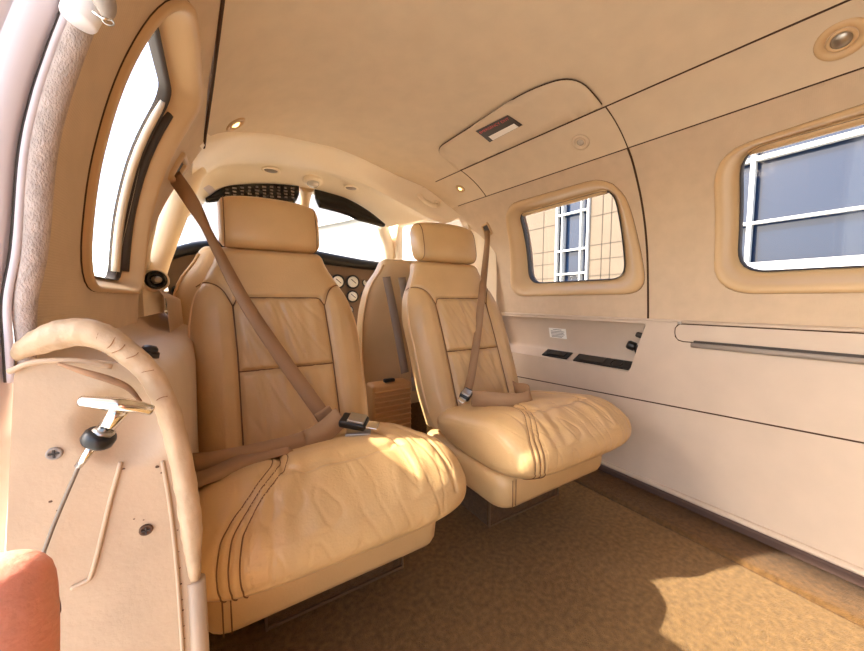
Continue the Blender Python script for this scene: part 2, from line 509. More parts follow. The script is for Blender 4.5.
# outer skins (fuselage metal seen only from outside)
def skin_holes(g): return [hole(g, .02)]
sk = sheet([(-1.3, -.25), (2.0, -.25), (2.0, 1.10), (-1.3, 1.10)], [hole(W1g, .03), hole(W2g, .03), [(1.45, .78), (1.95, .78), (1.95, 1.08), (1.45, 1.08)]], .08, lambda a, b: right(a, b, -.062), 0)
# seams on the right wall and soffit
def seamtube(pts, r=.0022): return tube(pts, r, 6)
sm = [seamtube([right(.551, z, .0005) for z in np.linspace(.556, 1.045, 24)], .0030)]
link('trim_3', join(sm), M['seam'], kind='structure')
sm = [seamtube([right(y, ZS(y), .0) for y in np.linspace(-1.3, 1.33, 30)], .0016),
      seamtube([top(XU(y), y, .0) for y in np.linspace(-1.3, 1.31, 30)], .0020)]
def soffit(u, y, h=0.0):
    p0 = top(XU(y), y); p1 = right(y, ZS(y))
    # follow the section between the two edges
    ang0 = math.atan2(p0.z-.55, p0.x-XC); ang1 = math.atan2(p1.z-.55, p1.x-XC)
    a = ang0+(ang1-ang0)*u; r0 = (Vector((p0.x-XC, p0.z-.55))).length; r1 = (Vector((p1.x-XC, p1.z-.55))).length
    r = r0+(r1-r0)*u + .004*sin(pi*u) - h
    return Vector((XC+r*cos(a), y, .55+r*sin(a)))
for y in (.551, 1.137):
    sm.append(seamtube([soffit(u, y) for u in np.linspace(0, 1, 10)], .0016))
link('trim_4', join(sm), M['seam'], kind='structure')
sf = loft([[soffit(u, y) for u in np.linspace(0, 1, 10)] for y in np.linspace(-1.3, 1.405, 60)], False, False)
link('ceiling_panel', sf, M['headliner'], kind='structure', label='narrow overhead panel strip above the right windows')

# ceiling headliner: from the left seam to the soffit, front edge a curved lip
LIP = catmull([(-.03, .96, 0), (.0, 1.01, 0), (.097, 1.146, 0), (.258, 1.263, 0), (.412, 1.313, 0), (.60, 1.39, 0), (.73, 1.42, 0), (.845, 1.40, 0), (.90, 1.385, 0)], 5)
XL = lambda y: -.012 + .033*(1-min(1, max(0, (y-.594)/.40))) if y > .594 else .021 + .02*min(1, (.594-y))
outer = [(XL(-1.3), -1.3), (XL(-.3), -1.3+1.0), (.0250, .4), (.021, .594), (.005, .795), (-.010, .96)] + [(p.x, p.y) for p in LIP if p.x > -.005 and p.x < XU(p.y)] + [(XU(1.40), 1.42), (XU(1.31), 1.31), (XU(.55), .55), (XU(-1.3), -1.3)]
ce = sheet(outer, [], .035, lambda a, b: top(a, b), 0)
link('ceiling', ce, M['headliner'], kind='structure', label='tan fabric headliner')
sm = [seamtube([top(x, y, .001) for x, y in [(.0270, .3), (.0250, .4), (.021, .594), (.005, .795), (-.010, .96), (-.016, 1.03)]], .0030)]
link('trim_5', join(sm), M['seam'], kind='structure')
# aft left upper wall and door header (behind and above the camera)
outer = [(-1.3, -.1), (-.47, -.1), (-.47, .9), (-.40, .99), (-.30, 1.035), (.372, 1.035), (.372, 1.055), (-1.3, 1.055)]
link('wall_left', sheet(outer, [], .06, lambda a, b: left(a, b), 0), M['fabric'], kind='structure', label='left wall behind and above the cabin door')
ab = sheet([(2*XC-RX(z), z) for z in np.linspace(-.02, 1.0, 14)] + [(x, TZ(x)) for x in np.linspace(.03, .99, 16)] + [(RX(z), z) for z in np.linspace(1.0, -.02, 14)], [], .1, lambda a, b: Vector((a, -1.3, b)), 0)
link('wall_aft', ab, M['lower'], smooth=False, kind='structure')

# ------------------------------------------------------------------ right lower side panel with recess
REC = rpoly([(.600, .380), (.555, .545), (1.22, .545), (1.22, .380)], [.012, .012, .03, .03], 4)
TBL = rpoly([(.470, .500), (.470, .549), (-.50, .549), (-.50, .500)], [.022, .016, .02, .02], 5)
def lowfn(a, b):
    bulge = .004*math.exp(-((b-.30)/.03)**2)
    return Vector((1.145 - .0 + .004*max(0, (b-.5)/.05), a, b))
SEAM = lambda y: .3235 - .0480*y
for (z0, z1, hs) in ((.03, None, []), (None, .553, [REC])):
    ys = np.linspace(-1.3, 1.25, 24)
    sh = lambda y, z: (y, z+.0480*y)
    if z0 is not None: o = [sh(y, z0) for y in ys] + [(1.25, .3215), (-1.3, .3215)]
    else: o = [(-1.3, .3255), (1.25, .3255)] + [sh(y, z1) for y in ys[::-1]]
    hs = [[Vector(sh(p[0], p[1])) for p in h] for h in hs]
    link('wall_right_panel', sheet(o, hs, .02, lambda a, b: lowfn(a, b-.0480*a), 0), M['lower'], kind='structure', label='padded vinyl lower side panel of the right wall')
link('trim_6', seamtube([Vector((1.1470, y, SEAM(y))) for y in np.linspace(-1.3, 1.25, 30)], .0026), M['seam'], kind='structure')
# recess: sloping shelf, back wall, slanted end
rec = []
yy = np.linspace(.56, 1.24, 20)
prof = [(1.145, .376), (1.150, .381), (1.158, .386), (1.192, .404), (1.198, .410), (1.1985, .420), (1.170, .548), (1.158, .5535), (1.148, .5535)]
link('trim_7', loft([[Vector((x, y, z)) for x, z in prof] for y in yy], False, False), M['lower'], kind='structure', label='recessed shelf moulding beside the right seat')
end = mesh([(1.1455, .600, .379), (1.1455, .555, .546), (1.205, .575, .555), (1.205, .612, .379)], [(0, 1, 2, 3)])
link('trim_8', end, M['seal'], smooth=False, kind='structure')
cap = loft([[Vector((1.146, y, .5535)), Vector((1.143, y, .557)), Vector((1.1465, y, .5615)), Vector((1.152, y, .5605))] for y in np.linspace(-1.3, 1.25, 20)], False, False)
link('trim_9', cap, M['lower'], kind='structure', label='thin ledge lip between wall and side panel')

# things on the recessed shelf
def shelf_pt(y, t, lift=.001):
    a = Vector((1.158, 0, .386)); b = Vector((1.192, 0, .404)); d = b-a; n = Vector((-d.z, 0, d.x)).normalized()
    p = a + d*t + n*lift; return Vector((p.x, y, p.z))
def shelf_plate(y0, y1, t0, t1, lift, r):
    o = rpoly([(y0, t0), (y1, t0), (y1, t1), (y0, t1)], [r*.4]*4, 3)
    me = sheet([(p[0], p[1]) for p in o], [], .5, lambda a, b: shelf_pt(a, b, lift), 0.004); return me
t = thing('ashtray', (1.17, .90, .392), 'small black ashtray plate at the forward end of the shelf beside the right seat', 'ashtray')
link('plate', shelf_plate(.845, .965, -.15, 1.0, .0035, .02), M['black'], t, smooth=False)
link('lid', shelf_plate(.862, .948, .12, .86, .0055, .02), M['blackgl'], t, smooth=False)
link('hinge', tube([shelf_pt(.865, .9, .006), shelf_pt(.945, .9, .006)], .002, 8), M['grey'], t)
t = thing('cup_holder', (1.17, .70, .392), 'long black cup holder tray at the aft end of the recessed shelf', 'cup holder')
link('tray', shelf_plate(.605, .815, -.18, 1.0, .0035, .02), M['black'], t, smooth=False)
dd = (Vector((1.192, 0, .404))-Vector((1.158, 0, .386))).normalized(); nn = Vector((-dd.z, 0, dd.x))
link('cup_ring', lathe([(.021, 0), (.021, .004), (.0185, .0045), (.0175, .001), (.001, .0005)], shelf_pt(.655, .42, .004), nn), M['blackgl'], t)
link('sliding_lid', shelf_plate(.70, .805, .05, .9, .0055, .02), mat('charcoal', (52, 46, 40), .4), t, smooth=False)
t = thing('headset_jack', (1.165, .58, .45), 'black headset jack housing at the slanted end of the recessed shelf', 'socket')
link('body', lathe([(.001, 0), (.013, .0), (.015, .004), (.015, .02), (.012, .026), (.001, .027)], (1.178, .600, .462), (-.3, .9, .35)), M['black'], t)
link('bracket', box((1.176, .586, .44), (.02, .016, .060), .003, Matrix.Rotation(radians(-18), 3, 'X')), M['black'], t)
link('upper_plug', lathe([(.001, 0), (.008, 0), (.009, .003), (.009, .014), (.006, .018), (.001, .018)], (1.172, .578, .502), (-.3, .9, .3)), M['seal'], t)
t = thing('notice_label', (1.18, .91, .475), 'small white printed notice stuck above the black ashtray', 'label')
def backw(y, z, h=0.0):
    k = (z-.42)/(.548-.42); return Vector((1.1985-.0285*k-h, y, z))
lab = sheet([(.873, .462), (.956, .462), (.956, .503), (.873, .503)], [], .02, lambda a, b: backw(a, b, .0008), .0006)
link('sticker', lab, M['paper'], t, smooth=False)
lines = [box(backw(.914+ox, z, .0018), (.0004, w, .0022), 0) for z, w, ox in ((.497, .04, 0), (.490, .066, 0), (.484, .062, .002), (.478, .066, 0), (.472, .058, .003), (.467, .050, .006))]
link('print_lines', join(lines), M['ink'], t, smooth=False)

# folding table stowed in the side ledge
t = thing('folding_table', (1.14, 0, .50), 'tan folding work table stowed flat in the right side ledge under the large window', 'table')
o = resamp(TBL, 120)
link('table_leaf', sheet([(p.x, p.y) for p in o], [], .03, lambda a, b: Vector((1.1425, a, b)), .002), M['lower'], t, smooth=False)
link('leaf_edge', tube([Vector((1.1428, p.x, p.y)) for p in resamp(TBL, 160)], .0026, 6, True), M['seam'], t)
link('pull_rail', loft([[Vector((1.144, y, .498)), Vector((1.130, y, .499)), Vector((1.128, y, .493)), Vector((1.130, y, .4865)), Vector((1.146, y, .484))] for y in np.linspace(.425, -1.0, 12)]), M['grey'], t)
link('rail_gap', box((1.1365, -.29, .5000), (.010, 1.42, .010), .001), M['seal'], t, smooth=False)
link('upper_rail', loft([[Vector((1.147, y, .551)), Vector((1.1355, y, .552)), Vector((1.134, y, .5555)), Vector((1.1375, y, .560)), Vector((1.148, y, .560))] for y in np.linspace(.452, -1.0, 10)]), M['lower'], t)
link('latch', box((1.136, .458, .553), (.006, .010, .008), .002), M['steel'], t)

# ------------------------------------------------------------------ overhead fittings
def soff_n(u, y):
    a = soffit(u+.01, y)-soffit(u-.01, y); b = Vector((0, 1, 0)); n = a.cross(b).normalized()
    return n if n.z < 0 else -n
def find_u(x, y): return min(np.linspace(0, 1, 101), key=lambda u: abs(soffit(u, y).x-x))
def ringlight(name, c, n, R, label, cat, lensm, ringm, grp=None):
    t = thing(name, c, label, cat, grp)
    link('bezel', lathe([(R, -.004), (R, .001), (R*.95, .004), (R*.80, .005), (R*.66, .0035), (R*.56, -.001), (R*.54, -.004)], c, n, 36), ringm, t)
    link('inner_ring', lathe([(R*.56, -.003), (R*.56, .002), (R*.48, .004), (R*.40, .002), (R*.38, -.003)], c, n, 32), ringm, t)
    link('lens', lathe([(R*.42, -.002), (R*.40, .002), (R*.25, .005), (R*.02, .006)], c, n, 24), lensm, t)
    return t
u = find_u(.957, .159); c = soffit(u, .159)
t = ringlight('reading_light', c, soff_n(u, .159), .034, 'large reading light with tan ring and steel eyeball above the large window', 'light', M['steel'], M['frame'])
u = find_u(.940, .664); c = soffit(u, .664)
t = ringlight('air_vent', c, soff_n(u, .664), .026, 'round cream air vent above the small right window', 'air vent', M['lens'], M['headliner'])
u = find_u(.918, 1.235); c = soffit(u, 1.235)
t = ringlight('reading_light', c, soff_n(u, 1.235), .022, 'small lit reading light near the right seat headrest', 'light', M['lamp'], M['frame'])
c = top(.055, 1.045); n = (top(.055, 1.045, .01)-c).normalized()
t = ringlight('reading_light', c, n, .028, 'small lit reading light on the ceiling above the left seat', 'light', M['lamp'], M['frame'])

# emergency exit plate
t = thing('overhead_hatch', (.78, .85, 1.16), 'rounded removable overhead panel with red emergency placard', 'hatch')
HO = rpoly([(.873, .553), (.752, .553), (.712, .67), (.700, 1.11), (.840, 1.137)], [.004, .10, .09, .075, .004], 8)
link('panel', sheet([(p.x, p.y) for p in HO], [], .03, lambda a, b: top(a, b, .0045), .002), M['headliner'], t)
link('edge_gap', tube([top(p.x, p.y, .0035) for p in resamp(HO, 140)], .0021, 6, True), M['seam'], t)
PL = [Vector((.728, .897)), Vector((.744, .769)), Vector((.802, .764)), Vector((.796, .905))]
def pl(a, b, h): # a along the long side 0..1 (aft to forward), b across 0..1
    p = PL[0].lerp(PL[1], a).lerp(PL[3].lerp(PL[2], a), b); return top(p.x, p.y, .0062+h)
def plq(a0, a1, b0, b1, h): return sheet([(a0, b0), (a1, b0), (a1, b1), (a0, b1)], [], .2, lambda a, b: pl(a, b, h), .001)
pk = link('placard', plq(0, 1, 0, 1, .0012), mat('dark_placard', (36, 16, 14), .4), t, smooth=False, label='dark placard with red lettering')
link('pale_strip', plq(.12, .90, .66, .98, .0018), M['paper'], pk, smooth=False)
xd = pl(1, .2, 0)-pl(0, .2, 0); yd = pl(.5, 0, 0)-pl(.5, 1, 0)
textmesh('EMERGENCY EXIT', .0148, mat('red_letter', (214, 70, 74), .5), pk, pl(.5, .20, .0036), xd, yd, align='CENTER')

# ------------------------------------------------------------------ cockpit shell
NX = 41
def curve(pts):
    P = catmull([Vector(p) for p in pts], 10)
    L = [0]
    for i in range(1, len(P)): L.append(L[-1]+(P[i]-P[i-1]).length)
    out = []; k = 0
    for j in range(NX):
        s = L[-1]*j/(NX-1)
        while k < len(P)-2 and L[k+1] < s: k += 1
        out.append(P[k].lerp(P[k+1], (s-L[k])/(L[k+1]-L[k])))
    return out
cA = curve([(-.035, .965, .975), (-.012, 1.0, 1.000), (.097, 1.146, 1.098), (.258, 1.263, 1.160), (.412, 1.313, 1.182), (.60, 1.39, 1.180), (.73, 1.43, 1.166), (.86, 1.41, 1.128), (.945, 1.40, 1.080), (1.01, 1.36, 1.03)])
cB = curve([(-.060, 1.36, .985), (-.021, 1.40, 1.045), (.055, 1.45, 1.105), (.294, 1.45, 1.145), (.539, 1.45, 1.124), (.757, 1.45, 1.060), (.866, 1.45, 1.022), (.94, 1.42, 1.0)])
cC = curve([(-.095, 1.62, .93), (-.027, 1.68, 1.020), (.042, 1.70, 1.075), (.175, 1.72, 1.115), (.36, 1.73, 1.135), (.553, 1.72, 1.112), (.66, 1.715, 1.070), (.72, 1.715, 1.030), (.757, 1.71, 1.0)])
mid = lambda a, b, t, dz=0.0: [p.lerp(q, t)+Vector((0, 0, dz)) for p, q in zip(a, b)]
cA2 = [p+Vector((0, .012, -.008)) for p in cA]
rows = [[p+Vector((0, -.004, .012)) for p in cA], cA, cA2, mid(cA2, cB, .4, -.012), mid(cA2, cB, .85, -.012), cB, [p+Vector((0, .014, .016)) for p in cB], mid(cB, cC, .3, .018), mid(cB, cC, .7, .010), cC, [p+Vector((0, .03, .0)) for p in cC], [p+Vector((0, .03, .05)) for p in cC]]
ck = loft(rows, False, False)
link('ceiling_cockpit', ck, M['cream'], kind='structure', label='curved cream cockpit headliner')
# outer roof over cockpit and cabin so that no sky leaks in
roof = loft([[Vector((XC+(RX(z)-XC)*s*(k), y, (z if y < 1.4 else z))) for k, z in
             [(-1, .98), (-1, 1.04), (-1, 1.09), (-1, 1.127), (-1, 1.16), (-1, 1.18)]] + [Vector((XC, y, 1.20))] +
            [Vector((XC+(RX(z)-XC)*s, y, z)) for z in (1.18, 1.16, 1.127, 1.09, 1.04, .98)] for y, s in ((-1.3, 1.08), (1.40, 1.08), (1.72, .95))], False, False)
for v in roof.vertices: v.co.z += .055
link('roof_skin', roof, M['paint'], kind='structure')
sk_cut = link('wall_skin_right', sk, M['paint'], kind='structure')

# right cockpit side wall with its own window
def rc(p, z, h=0.0):
    a = Vector((1.10, 1.26, 0)); b = Vector((.84, 1.98, 0)); d = (b-a).normalized(); n = Vector((-d.y, d.x, 0))
    q = a + d*p; lean = -.10*max(0, z-.75)
    return Vector((q.x, q.y, z)) + n*(h-lean) + Vector((0, 0, 0))
RW = rpoly([(.10, .80), (.10, 1.02), (.555, 1.046), (.578, .82)], [.05, .05, .03, .04])
o = [(-.05, .0), (.78, .0), (.78, .84), (.74, .86), (.71, 1.04), (.66, 1.12), (.62, 1.16), (-.05, 1.16)]
link('wall_cockpit_right', sheet(o, [hole(RW)], .04, lambda a, b: rc(a, b), 0), M['cream'], kind='structure')
w = bpy.data.objects.new('window_4', None); COL.objects.link(w); w['kind'] = 'structure'; w.location = rc(.25, .9)
link('window_frame', ring_loft(resamp(RW), [(.018, -.01), (.018, .006), (.002, .008), (-.004, -.01), (-.004, -.03)], lambda a, b, h: rc(a, b, h)), M['cream'], w)
link('pane', sheet([(p.x, p.y) for p in resamp(RW)], [], .1, lambda a, b: rc(a, b, -.02), 0), M['wglass'], w)
# left cockpit side wall with window
def lc(p, z, h=0.0):
    a = Vector((-.160, 1.02, 0)); b = Vector((-.21, 1.98, 0)); d = (b-a).normalized(); n = Vector((d.y, -d.x, 0))
    q = a + d*p; lean = -.22*max(0, z-.66)
    return Vector((q.x, q.y, z)) + n*(h-lean)
LW = rpoly([(.07, .72), (.07, .945), (.38, .945), (.42, .72)], [.05, .05, .05, .05])
o = [(-.24, .0), (.96, .0), (.96, .84), (.62, .88), (.56, 1.0), (.46, 1.06), (-.24, 1.06)]
link('wall_cockpit_left', sheet(o, [hole(LW)], .04, lambda a, b: lc(a, b), 0), M['cream'], kind='structure')
w = bpy.data.objects.new('window_5', None); COL.objects.link(w); w['kind'] = 'structure'; w.location = lc(.25, .85)
link('window_frame', ring_loft(resamp(LW), [(.02, -.01), (.02, .006), (.002, .010), (-.004, -.01), (-.004, -.03)], lambda a, b, h: lc(a, b, h)), M['cream'], w)
link('pane', sheet([(p.x, p.y) for p in resamp(LW)], [], .1, lambda a, b: lc(a, b, -.02), 0), M['wglass'], w)
# curved pillar ahead of the left wall
pil = catmull([(-.045, 1.22, 1.0), (-.071, 1.20, .94), (-.104, 1.20, .854), (-.134, 1.20, .77), (-.155, 1.20, .70), (-.165, 1.20, .62), (-.168, 1.21, .42)], 6)
link('trim_10', tube(pil, lambda t: .034+.006*sin(pi*t), 16), M['cream'], kind='structure', label='curved cream pillar beside the left windshield')
t = thing('air_vent', (-.14, 1.165, .672), 'black round air vent low on the curved left pillar', 'air vent')
link('housing', lathe([(.031, -.02), (.031, .0), (.029, .008), (.027, .012), (.024, .006)], (-.140, 1.165, .672), (.25, -.95, .05)), M['cream'], t)
link('rotating_ball', lathe([(.0245, .0), (.0245, .010), (.022, .016), (.012, .012), (.010, .006), (.001, .006)], (-.140, 1.165, .672), (.25, -.95, .05)), M['blackgl'], t)
link('outlet', lathe([(.009, 0), (.009, .014), (.006, .017), (.001, .017)], (-.136, 1.162, .672), (.25, -.95, .05)), M['steel'], t)

# windshield: two curved panes between the headliner edge and the glareshield
cD = curve([(-.20, 1.78, .80), (-.10, 1.98, .83), (.10, 2.10, .84), (.37, 2.15, .85), (.62, 2.10, .84), (.82, 2.0, .83), (.89, 1.90, .82)])
k = NX//2
for nm, a, b in (('window_6', 0, k+1), ('window_7', k, NX)):
    link(nm, loft([mid(cC, cD, t)[a:b] for t in np.linspace(0, 1, 8)], False, False), M['wglass'], kind='structure')
post = [p for p in [cC[k].lerp(cD[k], t) for t in np.linspace(0, 1, 8)]]
link('trim_11', tube(catmull([(.372, 1.70, 1.15), (.374, 1.735, 1.13), (.380, 1.79, 1.095), (.392, 1.90, 1.01), (.41, 2.13, .86)], 6), lambda t: .034-.016*min(1, t*1.5), 14), M['frame'], kind='structure', label='windshield centre post')
side = [cC[-1].lerp(cD[-1], t)+Vector((.0, 0, 0)) for t in np.linspace(0, 1, 8)]
link('trim_12', tube(catmull([(.765, 1.74, 1.05), (.800, 1.80, 1.01), (.845, 1.84, .93), (.868, 1.88, .80)], 4), .036, 12), M['cream'], kind='structure', label='pillar between windshield and right cockpit window')

# firewall below the panel
link('wall_front', box((.38, 2.02, .30), (1.30, .03, .72)), M['carpet2'], smooth=False, kind='structure')
# glareshield and instrument panel
t = thing('instrument_panel', (.37, 1.95, .4), 'brown instrument panel with round gauges under a black glareshield', 'instrument panel')
gs_top = curve([(-.19, 1.80, .80), (-.14, 1.84, .850), (-.02, 1.88, .890), (.18, 1.90, .900), (.37, 1.90, .893), (.53, 1.90, .873), (.70, 1.88, .850), (.80, 1.84, .835), (.86, 1.80, .80)])
gs_bot = [p+Vector((0, .0, -.035-.022*sin(pi*i/(NX-1)))) for i, p in enumerate(gs_top)]
back = [p+Vector((0, .24, -.01)) for p in gs_top]
link('glareshield', loft([[p+Vector((0, .05, -.004)) for p in gs_bot], gs_bot, mid(gs_bot, gs_top, .8), [p+Vector((0, .012, .003)) for p in gs_top], [p+Vector((0, .05, .002)) for p in gs_top], back], False, False), M['black'], t)
face = [[p+Vector((0, .05, -.002)) for p in gs_bot], [Vector((p.x, 1.95, .66)) for p in gs_bot], [Vector((p.x, 1.95, .30)) for p in gs_bot]]
link('panel_face', loft(face, False, False), M['instr'], t)
def gauge(x, z, r, m='dial', parent=None):
    g = link('gauge', lathe([(r*1.22, 0), (r*1.22, .008), (r*1.05, .012), (r*.98, .008), (.001, .008)], (x, 1.944, z), (0, -1, 0), 24), M['black'], parent)
    link('dial', lathe([(r*.92, .0082), (r*.9, .0105), (.001, .0108)], (x, 1.944, z), (0, -1, 0), 24), M[m], g)
    link('needle', box((x+.1*r, 1.9325, z+.1*r), (r*1.1, .001, r*.12), 0, Matrix.Rotation(radians(40), 3, 'Y')), M['black'], g, smooth=False)
for x, z, r, m in [(.500, .735, .030, 'dial'), (.580, .723, .034, 'dial'), (.668, .724, .034, 'dial'), (.748, .722, .020, 'dial'),
                   (.665, .640, .030, 'dial'), (.585, .640, .020, 'dial'), (.745, .645, .026, 'blackgl'), (.640, .560, .024, 'dial'),
                   (-.165, .72, .022, 'blackgl'), (-.150, .66, .024, 'blackgl'), (-.175, .60, .022, 'dial'), (-.155, .545, .022, 'blackgl'), (-.18, .485, .02, 'dial')]:
    gauge(x, z, r, m, t)
sw = []
for r_ in range(6):
    for c_ in range(6): sw.append(box((-.235+c_*.021, 1.943, .44+r_*.030), (.012, .012, .010), .002))
for r_ in range(3):
    for c_ in range(4): sw.append(box((.50+c_*.05, 1.943, .42+r_*.04), (.036, .012, .018), .002))
for q in sw: link('switch', q, M['black'], t, smooth=False)
pl_ = [box((-.17, 1.943, z), (.12, .006, .006), 0) for z in (.455, .485, .515, .57, .63, .69, .75)]
link('printed_rows', join(pl_), M['paper'], t, smooth=False)

# black sun visors
def visor(pts, label, flip=False):
    t = thing('sun_visor', Vector(pts[0]), label, 'sun visor')
    up = curve(pts); n = len(up)
    rows = []
    for i, p in enumerate(up):
        q = i/(n-1); q = 1-q if flip else q; s = min(1, (q+.02)*2.2)**.7 * min(1, (1.012-q)*16)**.5
        hgt = .072*s + .006
        prof = [(0, .004), (-.010, .0), (-.013, -.30*hgt), (-.011, -.85*hgt), (-.004, -hgt), (.006, -hgt), (.012, -.5*hgt), (.010, .0)]
        rows.append([p+Vector((0, a, b)) for a, b in prof])
    link('blade', loft(rows), M['blackgl'], t)
    return t, up
t, up = visor([(-.027, 1.66, 1.022), (.042, 1.67, 1.080), (.12, 1.68, 1.106), (.22, 1.685, 1.126), (.333, 1.69, 1.138)], 'black sun visor printed with a pale grid, behind the left headrest')
gr = []
for i in range(10):
    for j in range(4):
        k = 10+i*3; p = up[k]+Vector((0, -.0150, -.014-j*.0135)); gr.append(box(p, (.010+.002*((i*7+j*3) % 4), .0012, .007), 0))
link('printed_grid', join(gr), M['ink'], t, smooth=False)
link('hinge_arm', tube([up[-1]+Vector((0, .02, .01)), up[-1]+Vector((.01, .02, .012)), up[-1]+Vector((.02, .0, .014))], .006, 8), M['black'], t)
t, up = visor([(.405, 1.69, 1.136), (.470, 1.69, 1.130), (.560, 1.68, 1.112), (.66, 1.67, 1.068), (.745, 1.66, 1.012)], 'plain black sun visor between the two headrests', True)
link('hinge_arm', tube([up[0]+Vector((0, .02, .01)), up[0]+Vector((-.01, .02, .010)), up[0]+Vector((-.02, .0, .012))], .006, 8), M['black'], t)
# overhead cockpit fittings
t = thing('dome_light', (.375, 1.60, 1.140), 'round cream dome light between the sun visors', 'light')
link('base', lathe([(.040, -.01), (.040, .004), (.036, .008), (.001, .009)], (.375, 1.59, 1.141), (0, -.15, -1)), M['cream'], t)
link('lens', lathe([(.026, .006), (.025, .014), (.018, .022), (.001, .025)], (.375, 1.59, 1.141), (0, -.15, -1)), M['lens'], t)
for i, (x, y, z, lab) in enumerate([(.20, 1.54, 1.138, 'small oval flush vent left of the dome light'), (.535, 1.555, 1.130, 'small oval flush vent right of the dome light')]):
    t = thing('flush_vent', (x, y, z), lab, 'air vent')
    sq = Matrix.Diagonal((1.6, 1, 1)).to_4x4()
    def oval(prof):
        me = lathe(prof, (0, 0, 0), (0, -.2, -1), 24); me.transform(sq); me.transform(Matrix.Translation((x, y, z))); return me
    link('rim', oval([(.022, -.004), (.022, .002), (.018, .004), (.015, .0)]), M['cream'], t)
    link('blade', oval([(.0155, -.004), (.0155, .0015), (.001, .0025)]), M['grey'], t)
t = thing('assist_grip', (.88, 1.40, 1.08), 'moulded cream grip at the right end of the cockpit headliner', 'grip')
link('bar', tube([(.80, 1.40, 1.105), (.83, 1.40, 1.080), (.875, 1.40, 1.066), (.905, 1.40, 1.070)], .011, 10), M['cream'], t)
link('mount', box((.905, 1.405, 1.078), (.03, .02, .03), .006), M['cream'], t)

